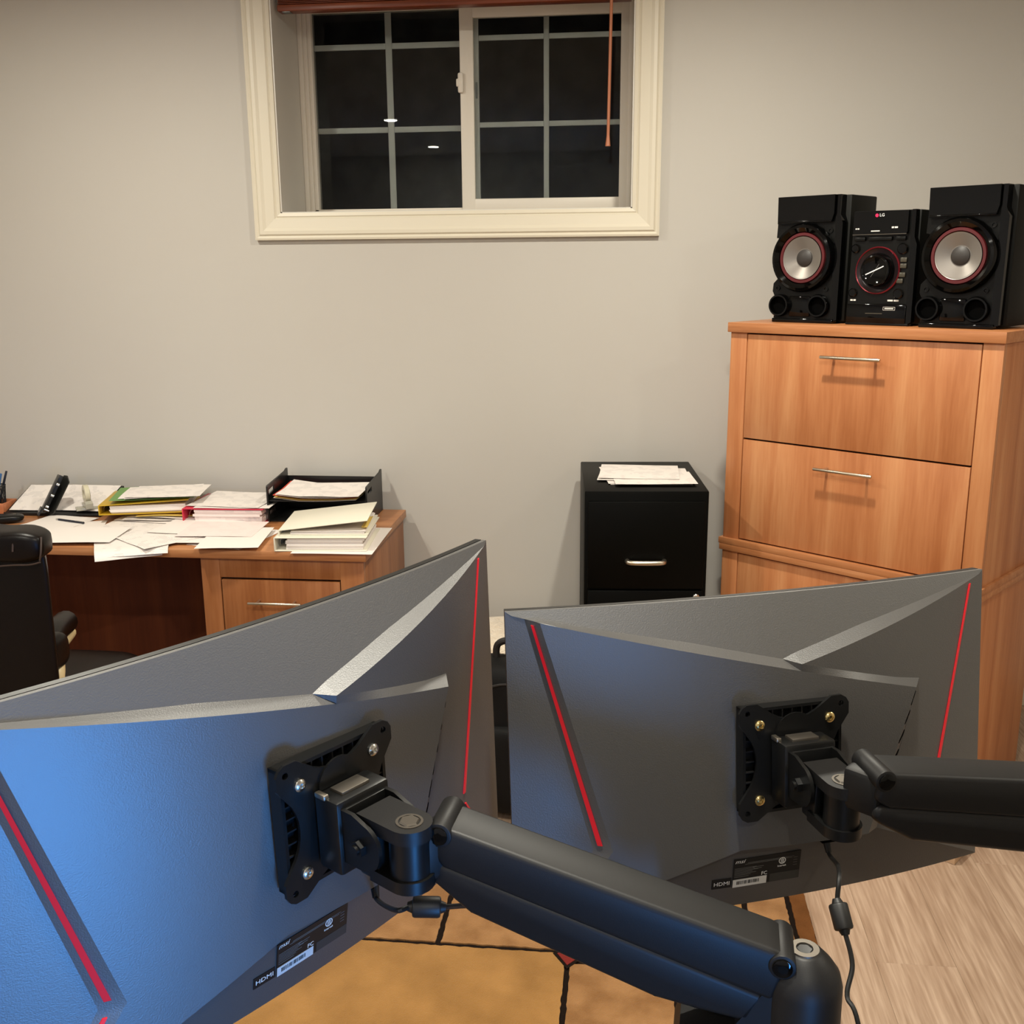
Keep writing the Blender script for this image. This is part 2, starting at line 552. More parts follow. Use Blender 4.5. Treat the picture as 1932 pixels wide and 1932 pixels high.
# ---- window: moulded casing, deep painted reveal, vinyl slider with grilles
win = root('window_1', (-.655, YW, OZ0), kind='structure', label='white horizontal sliding window with grille bars in deep moulded casing')
# casing: profile (s = distance outward from the opening, t = proud of wall)
prof = [(0, 0), (0, .010), (.012, .013), (.016, .010), (.022, .016), (.055, .020), (.066, .026), (.078, .026), (.084, .020), (.092, .024), (.099, .022), (.099, 0)]


def casing(p0, p1, outward, name):
    """mitred length of casing along the edge p0->p1"""
    p0, p1, ow = Vector(p0), Vector(p1), Vector(outward)
    d = (p1 - p0).normalized()
    b = MB()
    bm = bmesh.new()
    A = [bm.verts.new(p0 - d * s_ + ow * s_ + Vector((0, -t, 0))) for s_, t in prof]
    B = [bm.verts.new(p1 + d * s_ + ow * s_ + Vector((0, -t, 0))) for s_, t in prof]
    n = len(prof)
    for k in range(n):
        bm.faces.new((A[k], A[(k + 1) % n], B[(k + 1) % n], B[k]))
    bm.faces.new(A); bm.faces.new(list(reversed(B)))
    bmesh.ops.recalc_face_normals(bm, faces=bm.faces[:])
    b._merge(bm)
    b.build(name, 'trim', win, sharp=20)


casing((OX0, YW, OZ0), (OX1, YW, OZ0), (0, 0, -1), 'casing')
casing((OX1, YW, OZ0), (OX1, YW, OZ1 - .06), (1, 0, 0), 'casing')
casing((OX0, YW, OZ0), (OX0, YW, OZ1 - .06), (-1, 0, 0), 'casing')
YF = 4.225           # front of vinyl frame
rv = MB()
rv.bb((OX0 - .002, YW - .004, OZ0 - .004), (OX0 + .006, YF, OZ1)).bb((OX1 - .006, YW - .004, OZ0 - .004), (OX1 + .002, YF, OZ1))
rv.bb((OX0, YW - .004, OZ0 - .006), (OX1, YF, OZ0 + .004)).bb((OX0, YW - .004, OZ1 - .008), (OX1, YF, OZ1))
rv.build('reveal_lining', 'jamb', win)
fx0, fx1, fz0, fz1 = OX0 + .006, OX1 - .006, OZ0 + .004, OZ1 - .008
fr = MB()
for (a, b2, dpt) in ((0, .018, 0), (.018, .034, .012), (.034, .05, .022)):
    fr.bb((fx0 + a, YF + dpt, fz0), (fx0 + b2, YF + .075, fz1), bev=.002)
    fr.bb((fx0 + a, YF + dpt, fz0 + a * .5), (fx1 - a * .4, YF + .075, fz0 + b2 * .5), bev=.002)
fr.bb((fx1 - .018, YF, fz0), (fx1, YF + .075, fz1), bev=.002).bb((fx0, YF, fz1 - .03), (fx1, YF + .075, fz1), bev=.002)
fr.build('frame', 'vinyl', win)
# fixed glass on the left, sliding sash on the right nearer the room
glz = YF + .05
sL = MB().bb((-.672, YF + .04, fz0 + .02), (-.645, YF + .07, fz1 - .02), bev=.002).build('fixed_sash', 'vinyl', win)
MB().bb((fx0 + .05, glz, fz0 + .018), (-.66, glz + .004, fz1 - .03)).build('pane', 'glass', sL)
for (a, b2) in (((-.972, fz0 + .02), (-.946, fz1 - .03)),):
    MB().bb((a[0], glz + .007, a[1]), (b2[0], glz + .013, b2[1]), bev=.002).build('grille_bar', 'grille', sL)
for zc in (2.226, 2.538):
    MB().bb((fx0 + .05, glz + .0072, zc - .011), (-.972, glz + .0128, zc + .011), bev=.002).build('grille_bar', 'grille', sL)
    MB().bb((-.946, glz + .0072, zc - .011), (-.66, glz + .0128, zc + .011), bev=.002).build('grille_bar', 'grille', sL)
sm = MB()
sx0, sx1, sz0, sz1 = -.668, fx1 - .012, fz0 + .014, fz1 - .032
sm.bb((sx0, YF + .004, sz0), (sx0 + .054, YF + .036, sz1), bev=.004).bb((sx1 - .036, YF + .004, sz0), (sx1, YF + .036, sz1), bev=.004)
sm.bb((sx0 + .05, YF + .005, sz0), (sx1 - .03, YF + .036, sz0 + .043), bev=.004).bb((sx0 + .05, YF + .005, sz1 - .04), (sx1 - .03, YF + .036, sz1), bev=.004)
sR = sm.build('sliding_sash', 'vinyl', win)
g2 = YF + .018
MB().bb((sx0 + .05, g2, sz0 + .04), (sx1 - .034, g2 + .004, sz1 - .036)).build('pane', 'glass', sR)
MB().bb((sx0 + .054, g2 + .006, sz0 + .043), (sx0 + .072, g2 + .02, sz1 - .04)).build('glazing_spacer', 'grille', sR)
MB().bb((-.342, g2 + .007, sz0 + .043), (-.321, g2 + .013, sz1 - .04), bev=.002).build('grille_bar', 'grille', sR)
for zc in (2.232, 2.55):
    MB().bb((sx0 + .072, g2 + .0072, zc - .010), (-.342, g2 + .0128, zc + .010), bev=.002).build('grille_bar', 'grille', sR)
    MB().bb((-.321, g2 + .0072, zc - .010), (sx1 - .036, g2 + .0128, zc + .010), bev=.002).build('grille_bar', 'grille', sR)
lt = MB().box((sx0 + .004, YF - .004, 2.385), (.022, .018, .075), bev=.007).box((sx0 - .006, YF - .008, 2.385), (.014, .014, .03), bev=.005)
lt.build('latch', 'vinyl', sR, label='white sash latch')
MB().box((sx0 + .063, g2 + .004, 2.36), (.008, .002, .06)).build('spacer_label', 'spacer', sR)
struct(MB().bb((-2.0, YF + .75, 1.0), (.7, YF + .85, 3.0)).bb((-2.0, YW + TH, 1.0), (.7, YF + .75, 1.6)), 'wall_window_well', 'concrete')

# ---- wooden blind, drawn up
bl = root('window_blind', (-.655, YW + .07, 2.595), label='reddish brown wooden blind drawn up at top of window', cat='blind')
MB().box((-.652, YW + .05, 2.614), (1.29, .052, .022), bev=.003).build('bottom_rail', 'blind', bl)
for k in range(9):
    MB().box((-.652, YW + .05, 2.6285 + .0055 * k), (1.285, .05, .0028), bev=.001).build('slat', 'blind', bl)
MB().box((-.652, YW + .05, 2.684), (1.29, .045, .015), bev=.002).build('head_rail', 'blind', bl)
MB().box((-1.265, YW + .045, 2.6022), (.03, .03, .004), bev=.001).build('rail_cap', 'spacer', bl)
wd = MB()
wd.cyl((-.076, YW - .0, 2.68), (-.083, YW + .0, 2.14), .0055, n=10).cyl((-.083, YW + .0, 2.145), (-.0835, YW, 2.108), .0055, .0095, n=12)
wd.build('tilt_wand', 'wand', bl, label='thin orange wooden tilt wand')

# ---- recessed ceiling lights
for k, (px, py, pwr) in enumerate(POTS):
    where = ['above the black file cabinet', 'above the paper-covered desk', 'by the wall opposite the desk side', 'above the two monitors',
             'above the leather chair side', 'behind the photographer', 'at the far corner behind the photographer'][k]
    r = root('recessed_light', (px, py, CEIL), label='round white recessed ceiling light ' + where, cat='ceiling light', group='recessed ceiling lights')
    MB(Matrix.Translation((px, py, CEIL))).lathe([(.052, -.001), (.055, -.006), (.074, -.005), (.078, 0.0)], n=32).build('trim_ring', 'pot_trim', r)
    MB(Matrix.Translation((px, py, CEIL))).lathe([(0, -.0015), (.05, -.0015)], n=24).build('lens', 'pot_lens', r)
    ld = bpy.data.lights.new('pot', 'AREA')
    ld.shape = 'DISK'
    ld.size = 0.095
    ld.energy = pwr
    ld.color = POT_COLOR
    ld.spread = radians(180)
    lo = bpy.data.objects.new('lamp', ld)
    COL.objects.link(lo)
    lo.parent = r
    lo.location = (0, 0, -.012)

# ------------------------------------------------------------------ rug
rug = root('area_rug', (-.6, 1.9, 0), label='gold and brown patchwork area rug with black carved lines on wood floor', cat='rug')
RX0, RX1, RY0, RY1 = -1.95, .507, .85, 2.80
MB().bb((RX0, RY0, .0), (RX1, RY1, .009), bev=.003).build('backing', 'rug_black', rug)


def rag(p, q, n):
    return [(p[0] + (q[0] - p[0]) * i / n + random.uniform(-.0016, .0016), p[1] + (q[1] - p[1]) * i / n + random.uniform(-.0016, .0016)) for i in range(n)]


def patch(x0, y0, x1, y1, m, z=.013, name='pile_patch'):
    g = .0072
    x0, y0, x1, y1 = x0 + g, y0 + g, x1 - g, y1 - g
    nx, ny = max(2, int((x1 - x0) / .012)), max(2, int((y1 - y0) / .012))
    pts = rag((x0, y0), (x1, y0), nx) + rag((x1, y0), (x1, y1), ny) + rag((x1, y1), (x0, y1), nx) + rag((x0, y1), (x0, y0), ny)
    MB().prism(pts, .008, z).build(name, m, rug)


BX = .456
patch(BX, RY0, RX1 + .005, RY1, 'rug_brown', .0125, 'border_strip')
patch(RX0 - .005, RY0, -1.9, RY1, 'rug_brown', .0125, 'border_strip')
for (a, b2, c2, d2, mm) in [
    (-.95, 1.45, -.12, 2.242, 'rug_gold'), (-.12, 1.55, .142, 2.205, 'rug_tan'), (.142, 1.5, .215, 2.205, 'rug_tan'), (.215, 1.5, BX, 2.205, 'rug_gold'),
    (-.95, 2.242, -.452, 2.62, 'rug_tan'), (-.452, 2.242, .02, 2.62, 'rug_tan'), (.02, 2.205, .339, 2.62, 'rug_gold'), (.339, 2.205, BX, 2.62, 'rug_tan'),
    (-1.9, 1.45, -.95, 2.05, 'rug_tan'), (-1.9, 2.05, -.95, 2.62, 'rug_gold'), (-1.9, 2.62, -.452, RY1, 'rug_tan'), (-.452, 2.62, BX, RY1, 'rug_gold'),
    (-1.9, RY0, -.6, 1.45, 'rug_gold'), (-.6, RY0, -.12, 1.45, 'rug_tan'), (-.12, RY0, BX, 1.5, 'rug_gold')]:
    patch(a, b2, c2, d2, mm)
MB().prism([(-.158, 2.232), (-.12, 2.176), (-.088, 2.214), (-.118, 2.262)], .012, .0145).build('accent_outline', 'rug_black', rug)
MB().prism([(-.147, 2.230), (-.12, 2.188), (-.098, 2.214), (-.118, 2.25)], .013, .016).build('accent_diamond', 'rug_red', rug, label='dark red diamond accent')

# ------------------------------------------------------------------ lateral file cabinets (rotated in the corner)
CO = Vector((.3418, 3.5297, 0))
CT = -.67344
CW, CD = .886, .50
TC = Matrix.Translation(CO) @ Matrix.Rotation(CT, 4, 'Z')     # local x along front, y back, z up


def bar_handle(mb, u0, u1, z, off=.035, r=.0052, post=.03):
    mb.cyl((u0, -off, z), (u1, -off, z), r, n=14, bev=.001)
    for uu in (u0 + post, u1 - post):
        mb.cyl((uu, -off, z), (uu, .004, z), r * .85, n=12)
    return mb


def lateral(name, z0, z1, base_slab, label):
    r = root(name, (CO.x, CO.y, z0), CT, label=label, cat='file cabinet', group='stacked lateral file cabinets')
    st = .032 if base_slab else .022
    MB(TC).bb((-.004, -.012, z1 - st), (CW + .004, CD, z1), bev=.002).build('top', 'cherry_h', r)
    zb = z0 + (.022 if base_slab else .0)
    body = MB(TC)
    body.bb((.003, 0, zb), (.064, .02, z1 - st), bev=.001).bb((.826, 0, zb), (CW - .003, .02, z1 - st), bev=.001)
    body.bb((.003, .02, zb), (.022, CD - .01, z1 - st), bev=.001).bb((CW - .022, .02, zb), (CW - .003, CD - .01, z1 - st), bev=.001)
    body.bb((.02, CD - .02, zb), (CW - .02, CD - .012, z1 - st)).build('body', 'cherry_v', r)
    MB(TC).bb((.03, .022, zb + .004), (CW - .03, .03, z1 - st - .002)).build('drawer_gap_backing', 'gap', r)
    if base_slab:
        MB(TC).bb((-.008, -.012, z0), (CW + .006, CD, z0 + .022), bev=.002).build('base', 'cherry_h', r)
        zs = [(1.118, 1.463, 1.405), (.767, 1.112, 1.052)]
    else:
        MB(TC).bb((.03, .03, 0), (CW - .03, CD - .03, .03)).build('plinth', 'gap', r)
        zs = [(.372, .712, .655), (.03, .366, .31)]
    for a, b2, hz in zs:
        d = MB(TC).bb((.0675, .001, a), (.8225, .02, b2), bev=.0012).build('drawer', 'cherry_v', r)
        bar_handle(MB(TC), .35, .545, hz).build('handle', 'nickel', d, label='brushed nickel bar handle')
    return r


lateral('lateral_file_cabinet', .74, 1.5, True, 'upper honey cherry lateral file cabinet carrying the stereo speakers')
lateral('lateral_file_cabinet', 0, .74, False, 'lower honey cherry lateral file cabinet standing on the floor under its twin')

# ------------------------------------------------------------------ stereo set on the cabinet
def cab_root(name, u, k, label, cat, group=None):
    p = TC @ Vector((u, k, 1.5))
    r = root(name, p, CT, label=label, cat=cat, group=group)
    return r, Matrix.Translation(p) @ Matrix.Rotation(CT, 4, 'Z')


RX = Matrix.Rotation(radians(90), 4, 'X')      # lathe z -> -y (toward viewer)


def face_T(x, z, y=0.0):
    """frame on a front face: local x right, y up, z toward viewer"""
    return Matrix.Translation((x, y, z)) @ RX


def arc(cx, cz, r, a0, a1, n):
    return [(cx + r * cos(radians(a0 + (a1 - a0) * i / n)), cz + r * sin(radians(a0 + (a1 - a0) * i / n))) for i in range(n + 1)]


def speaker(u, k, label):
    W, H, D = .245, .40, .20
    r, T = cab_root('stereo_speaker', u, k, label, 'speaker', 'pair of stereo speakers')
    b = MB(T)
    b.bb((.012, .03, 0.006), (W, D, H - .004), bev=.004)
    b.build('cabinet', 'vinyl_blk', r)
    # front baffle: outline bulges where the woofer ring and ports sit
    cx, cz, R = .112, .205, .108
    out = [(.012, 0.0), (.215, 0.0), (.232, .02), (.235, .31), (.215, .335), (.215, .39), (.012, .395), (.008, .31), (.006, .27)]
    out += [p for p in arc(cx, cz, R + .004, 146, 214, 10)]
    out += [(.002, .125), (.000, .10)] + arc(.032, .055, .037, 130, 230, 6) + [(.008, .012)]
    b = MB(T)
    b.prism(out, -.034, .0, Matrix.Translation((0, 0, 0)) @ RX)
    b.build('baffle', 'satin', r, sharp=25)
    b = MB(T)
    b.prism([(.016, .312), (.205, .316), (.212, .34), (.212, .396), (.014, .396)], 0, .016, RX)
    b.build('tweeter_panel', 'gloss', r)
    MB(T).bb((.018, -.0185, .314), (.206, -.014, .3195), bev=.0015).build('tweeter_lip', 'gloss', r)
    b = MB(T)
    b.prism([(.214, .004), (.236, .012), (.238, .31), (.228, .335), (.228, .396), (.214, .396)], -.03, .006, RX)
    b.build('edge_strip', 'gloss', r)
    wt = T @ face_T(cx, cz)
    MB(wt).lathe([(R, 0), (R, .018), (R - .006, .029), (R - .014, .031), (.082, .021), (.080, .012)], n=48).build('woofer_ring', 'gloss', r)
    MB(wt).lathe([(.081, .012), (.078, .0205), (.070, .0205), (.066, .013)], n=48).build('woofer_surround', 'surround', r, label='dark red rubber surround')
    cone = [(.067, .0205)]
    for q in range(9):
        rr = .064 - q * .0042
        cone += [(rr, .0190 - q * .0021), (rr - .0014, .0193 - q * .0021)]
    cone += [(.024, .0015)]
    MB(wt).lathe(cone, n=48).build('woofer_cone', 'cone', r, sharp=60)
    MB(wt).lathe([(.0275, .0015), (.0265, .006), (.019, .0105), (.009, .0130), (0, .0136)], n=32).build('dust_cap', 'dome', r)
    for px in (.032, .172):
        pt = T @ face_T(px, .055)
        p = MB(pt).lathe([(.037, 0), (.037, .012), (.034, .018), (.029, .018), (.026, .01), (.024, -.02)], n=32).build('bass_port', 'gloss', r)
        MB(pt).lathe([(0, .0022), (.0262, .0022)], n=24).build('port_mouth', 'vent', p)
    b = MB(T).bb((.066, -.006, .02), (.14, 0, .085), bev=.004)
    b.build('port_panel', 'gloss', r)
    MB(T).bb((.008, -.012, .0), (.225, .02, .014), bev=.003).build('foot', 'gloss', r)
    for sx, sz in ((.197, .288), (.192, .108), (.02, .11)):
        MB(T @ face_T(sx, sz)).lathe([(.008, 0), (.008, .004), (.005, .004), (.004, .001), (0, .001)], n=16).build('grille_socket', 'satin', r)
    return r


SK = .10
speaker(.092, SK, 'black stereo speaker with red-ringed woofer beside the window wall end')
speaker(.597, SK - .02, 'black stereo speaker with red-ringed woofer at the outer end, nearest camera')

r, T = cab_root('stereo_receiver', .358, SK - .005, 'black mini stereo unit with big round dial between the two speakers', 'stereo')
W, H, D = .215, .345, .22
MB(T).bb((.012, .02, .006), (W - .004, D, H - .004), bev=.004).build('cabinet', 'vinyl_blk', r)
MB(T).prism([(.004, 0), (.196, 0), (.2, .03), (.2, .26), (.192, .268), (.192, .34), (.012, .342), (.008, .26)], -.02, 0, RX).build('front_panel', 'satin', r)
MB(T).prism([(.014, .272), (.183, .272), (.186, .278), (.186, .339), (.014, .34)], 0, .012, RX).build('display', 'gloss', r)
MB(T).prism([(.198, .004), (.214, .012), (.214, .24), (.205, .262), (.205, .341), (.193, .341), (.193, .262)], -.02, .004, RX).build('edge_strip', 'gloss', r)
MB(T).bb((.014, -.014, .2705), (.184, -.011, .2725)).build('display_lip', 'arm_grey', r)
dt = T @ face_T(.098, .165)
MB(dt).lathe([(.071, 0), (.071, .006), (.069, .008), (.067, .007)], n=48).build('dial_ring', 'ring_red', r, label='thin dark red ring around dial')
MB(dt).lathe([(.067, .006), (.058, .002), (.053, .001)], n=48).build('dial_recess', 'ring_sm', r)
MB(dt).lathe([(.052, .0), (.052, .012), (.046, .024), (.042, .025), (.038, .023), (0, .021)], n=48).build('dial', 'gloss', r)
dd = MB(dt)
dd.box((-.001, .0, .0222), (.062, .0032, .0012), rz=radians(24))
dd.build('dial_pointer', 'logo_w', r, label='white pointer line')
dd = MB(dt)
dd.box((0, .0, .0218), (.066, .0012, .0008), rz=radians(57))
dd.build('dial_mark', 'print_g', r)
for bx, bz, br in ((.022, .231, .0135), (.172, .228, .0165), (.022, .098, .0135), (.168, .096, .0155)):
    MB(T @ face_T(bx, bz)).lathe([(br, 0), (br, .005), (br - .003, .008), (0, .007)], n=24).build('round_button', 'gloss', r)
for bx, bz in ((.178, .196), (.178, .178), (.176, .152), (.170, .134)):
    MB(T).box((bx, -.003, bz), (.02, .006, .014), bev=.002).build('button', 'btn', r)
for bx, bw in ((.035, .035), (.1, .075), (.165, .03)):
    MB(T).box((bx, -.004, .259), (bw, .008, .012), bev=.002).build('slot_button', 'satin', r)
MB(T).bb((.006, -.008, .006), (.198, 0, .066), bev=.004).build('disc_tray_door', 'gloss', r)
MB(T).bb((.07, -.0095, .035), (.125, -.0075, .0375)).build('tray_pull', 'btn', r)
MB(T).bb((.004, -.006, 0), (.206, .02, .008), bev=.002).build('foot', 'satin', r)
lt_ = T @ face_T(.088, .327, -.0121)
MB(lt_).lathe([(0, .0004), (.0052, .0004), (.0052, 0)], n=20).build('logo_disc', 'logo_red', r, label='round red logo badge')
text('LG', .0125, 'logo_w', r, T @ face_T(.096, .3235, -.0121), 'logo_letters', xs=1.05)
pm_ = MB(T)
for (x0, x1, zz, hh) in ((.022, .026, .287, .004), (.028, .034, .287, .004), (.072, .1, .28, .003), (.137, .144, .288, .005), (.146, .156, .288, .005)):
    pm_.bb((x0, -.0125, zz), (x1, -.0119, zz + hh))
for (x0, x1, zz, hh) in ((.014, .022, .073, .005), (.024, .032, .073, .005), (.135, .152, .073, .005), (.155, .17, .073, .005)):
    pm_.bb((x0, -.0005, zz), (x1, .001, zz + hh))
for (x0, x1, z0, z1) in ((.126, .164, .056, .0568), (.126, .164, .0465, .0473), (.126, .1268, .0465, .0568), (.1632, .164, .0465, .0568), (.131, .159, .050, .0533)):
    pm_.bb((x0, -.0084, z0), (x1, -.0078, z1))
pm_.build('printed_marks', 'print_w', r)

# ------------------------------------------------------------------ black file cabinet + papers
BC = Vector((.054, 3.618, 0))
BR_ = radians(4)
TB = Matrix.Translation(BC) @ Matrix.Rotation(BR_, 4, 'Z')
r = root('metal_file_cabinet', BC, BR_, label='black metal file cabinet with drawers standing against the wall under the window', cat='file cabinet')
bw, bd, bh = .206, .268, .957
MB(TB).bb((-bw, -bd, .02), (bw, bd, bh), bev=.004).build('body', 'cab_black', r)
MB(TB).bb((-bw + .01, -bd + .01, 0), (bw - .01, bd - .01, .02)).build('base', 'castor', r)
for k, (a, b2) in enumerate(((.622, .925), (.322, .616), (.03, .316))):
    d = MB(TB).bb((-bw + .012, -bd - .014, a), (bw - .012, -bd + .002, b2), bev=.004).build('drawer', 'cab_black', r)
    hz = a + .098
    hb = MB(TB)
    hb.tube([(-.062, -bd - .014, hz), (-.058, -bd - .034, hz), (-.03, -bd - .041, hz), (.03, -bd - .041, hz), (.058, -bd - .034, hz), (.062, -bd - .014, hz)], .0085, n=12)
    hb.build('handle', 'nickel', d, label='bowed metal pull')
    if k == 1:
        MB(TB @ face_T(.172, .595, -bd - .014)).lathe([(.011, 0), (.011, .006), (.008, .009), (0, .009)], n=20).build('lock', 'chrome', d, label='round key lock')


def sheet(name, c, w, h, rz, m, label, group, curl=0.0, thick=.0006, wave=.002, seed=0, tilt=0.0, cat='paper', lift=None, parent=None):
    """a slightly wavy leaf of paper lying flat; w along local x, h along local y"""
    rnd = random.Random(seed + int(abs(c[0]) * 1000))
    nx, ny = 10, 12
    a1, a2, ph = rnd.uniform(.5, 1), rnd.uniform(.5, 1), rnd.uniform(0, 6)
    bm = bmesh.new()

    def zf(x, y):
        z = wave * (1 + sin(a1 * 9 * x / w + a2 * 5 * y / h + ph)) * .5
        t = max(0.0, -(y / h) - .36)
        z += -curl * t * t * 24
        if lift: z += lift(x / w, y / h)
        return z
    lay = []
    for dz in (0, thick):
        lay.append([[bm.verts.new((w * (i / nx - .5), h * (j / ny - .5), zf(w * (i / nx - .5), h * (j / ny - .5)) + dz)) for i in range(nx + 1)] for j in range(ny + 1)])
    for q, L_ in enumerate(lay):
        for j in range(ny):
            for i in range(nx):
                f = (L_[j][i], L_[j][i + 1], L_[j + 1][i + 1], L_[j + 1][i])
                bm.faces.new(f if q else tuple(reversed(f)))
    A, B = lay
    for j in range(ny):
        bm.faces.new((A[j][0], B[j][0], B[j + 1][0], A[j + 1][0])); bm.faces.new((A[j][nx], A[j + 1][nx], B[j + 1][nx], B[j][nx]))
    for i in range(nx):
        bm.faces.new((A[0][i], A[0][i + 1], B[0][i + 1], B[0][i])); bm.faces.new((A[ny][i], B[ny][i], B[ny][i + 1], A[ny][i + 1]))
    me = bpy.data.meshes.new(name)
    for f in bm.faces: f.smooth = True
    bm.to_mesh(me); bm.free()
    me.set_sharp_from_angle(angle=radians(50))
    me.materials.append(M[m])
    o = bpy.data.objects.new(name, me)
    COL.objects.link(o)
    o.location = c
    o.rotation_euler = (tilt, 0, rz)
    if parent is not None:
        o.parent = parent
    else:
        tag(o, label, cat, group)
    return o


PG = 'papers on the black file cabinet'
sheet('paper_sheet', (.085, 3.60, .9575), .279, .30, radians(2), 'paper', 'white paper sheet at the bottom of the pile on the black file cabinet', PG, seed=1, wave=.001)
sheet('paper_sheet', (.062, 3.615, .960), .279, .30, radians(8), 'paper_p', 'white paper sheet second from the bottom on the black file cabinet', PG, seed=2, wave=.001)
sheet('paper_sheet', (.045, 3.625, .9625), .27, .27, radians(-3), 'paper', 'white paper sheet in the middle of the pile on the black file cabinet', PG, seed=3, wave=.001)
sheet('paper_sheet', (.098, 3.535, .965), .279, .216, radians(5), 'paper_p', 'white printed sheet near the front edge of the black file cabinet pile', PG, seed=4, wave=.001)
sheet('paper_sheet', (.05, 3.63, .9675), .279, .25, radians(-1), 'paper_p', 'topmost printed sheet of the pile on the black file cabinet', PG, seed=5, wave=.001)

# ------------------------------------------------------------------ paperwork desk against the wall
DX0, DX1, DY0, DY1, DZ = -2.72, -.8635, 3.245, 3.892, .75
dk = root('writing_desk', ((DX0 + DX1) / 2, (DY0 + DY1) / 2, 0), label='honey brown laminate pedestal desk covered with paperwork against the wall', cat='desk')
MB().bb((DX0, DY0, DZ - .03), (DX1, DY1, DZ), bev=.002).build('desk_top', 'desk_h', dk)
pd = MB()
PX0, PX1 = -1.45, DX1 - .012
pd.bb((PX0, DY0 + .012, .0), (PX0 + .066, DY0 + .032, .72), bev=.001)
pd.bb((PX1 - .082, DY0 + .012, .0), (PX1, DY0 + .032, .72), bev=.001)
pd.bb((PX0 + .066, DY0 + .014, .65), (PX1 - .082, DY0 + .032, .72), bev=.001)
pd.bb((PX0, DY0 + .032, .0), (PX0 + .018, DY1 - .01, .72))
pd.bb((PX1 - .018, DY0 + .032, .0), (PX1, DY1 - .004, .72), bev=.001)
pd.bb((PX0 + .018, DY1 - .02, .0), (PX1 - .018, DY1 - .01, .72))
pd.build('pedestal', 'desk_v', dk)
MB().bb((PX0 + .06, DY0 + .034, .03), (PX1 - .07, DY0 + .04, .66)).build('drawer_gap_backing', 'gap', dk)
for k, (a, b2) in enumerate(((.345, .642), (.035, .335))):
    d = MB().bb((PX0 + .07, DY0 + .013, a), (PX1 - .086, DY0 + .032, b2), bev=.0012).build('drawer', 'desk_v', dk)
    h = MB(Matrix.Translation((0, DY0 + .013, 0)))
    bar_handle(h, -1.279, -1.092, b2 - .073, r=.0048).build('handle', 'nickel', d, label='brushed nickel bar handle')
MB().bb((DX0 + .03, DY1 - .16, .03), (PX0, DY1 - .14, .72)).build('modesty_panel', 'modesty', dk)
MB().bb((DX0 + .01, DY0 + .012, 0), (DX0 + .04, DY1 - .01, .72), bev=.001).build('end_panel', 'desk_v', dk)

# loose sheets (each its own thing)
LG_ = 'loose papers on the desk'
LS = [
    (-2.13, 3.50, .7502, .216, .279, 55, 'paper', 'white sheet under the black pen at the far desk end', 0, .001),
    (-2.02, 3.44, .7514, .216, .30, 20, 'paper', 'white sheet reaching the desk front edge near the leather chair', 0, .001),
    (-2.15, 3.53, .7526, .216, .279, -10, 'paper', 'white sheet below the black hole punch', 0, .001),
    (-1.80, 3.55, .7538, .216, .279, 86, 'paper_p', 'white sheet poking out in front of the yellow binder', 0, .0015),
    (-1.735, 3.305, .7555, .216, .279, 28, 'paper', 'lowest white sheet curling over the front desk edge', .05, .001),
    (-1.70, 3.32, .7572, .216, .279, 20, 'paper_p', 'printed sheet curling over the front desk edge', .035, .001),
    (-1.57, 3.40, .7590, .279, .216, 4, 'paper', 'white sheet lying in the middle of the desk front', 0, .001),
    (-1.62, 3.375, .7608, .216, .279, -38, 'paper_p', 'printed sheet with a turned corner lying at a slant mid desk', 0, .0015),
    (-1.38, 3.415, .7502, .216, .279, -14, 'paper', 'white sheet half under the two white ring binders', 0, .0015),
    (-1.93, 3.36, .7634, .279, .216, 6, 'paper', 'white sheet spanning the gap between the pen and the printed sheets', 0, .001),
    (-1.36, 3.36, .7646, .216, .279, 8, 'paper', 'uppermost white sheet beside the two white ring binders', 0, .001),
    (-1.56, 3.50, .7650, .279, .216, -6, 'paper', 'white sheet lying just in front of the red binder spine', 0, .001),
    (-1.45, 3.47, .7662, .279, .216, 3, 'paper_pk', 'pinkish white sheet in front of the red binder', 0, .0015),
]
for k, (cx, cy, cz, w_, h_, rz, mm, lab, curl, wv) in enumerate(LS):
    sheet('paper_sheet', (cx, cy, cz), w_, h_, radians(rz), mm, lab, LG_, curl=curl, wave=wv, seed=10 + k)
# low slanted holder with two sheets at the back of the far desk end
ho = root('paper_holder', (-2.2, 3.79, DZ), label='low black slanted paper holder under the sheets behind the hole punch', cat='paper holder')
sl = math.tan(radians(20))
MB().prism([(3.685, .0), (3.887, .0), (3.887, .078), (3.882, .078)], -2.43, -2.426, frame((0, 0, DZ), (0, 1, 0), (0, 0, 1), (1, 0, 0))).build('side_cheek', 'tray', ho)
MB().prism([(3.685, .0), (3.887, .0), (3.887, .078), (3.882, .078)], -2.034, -2.03, frame((0, 0, DZ), (0, 1, 0), (0, 0, 1), (1, 0, 0))).build('side_cheek', 'tray', ho)
MB().prism([(3.680, .002), (3.885, .002 + .205 * sl), (3.885, .006 + .205 * sl), (3.680, .006)], -2.43, -2.03, frame((0, 0, DZ), (0, 1, 0), (0, 0, 1), (1, 0, 0))).build('slanted_plate', 'tray', ho)
MB().bb((-2.43, 3.676, DZ), (-2.03, 3.681, DZ + .012), bev=.001).build('front_lip', 'tray', ho)
for k, (cx, cy, rz, lab) in enumerate(((-2.315, 3.79, 2, 'white sheet lying on the slanted holder behind the black hole punch'), (-2.145, 3.79, -2, 'white sheet lying on the slanted holder behind the tape dispenser'))):
    sheet('paper_sheet', (cx, cy, DZ + .0085 + .11 * sl + .0015 * k), .212, .19, radians(rz), 'paper_p', lab, LG_, seed=40 + k, wave=.001, tilt=radians(20))


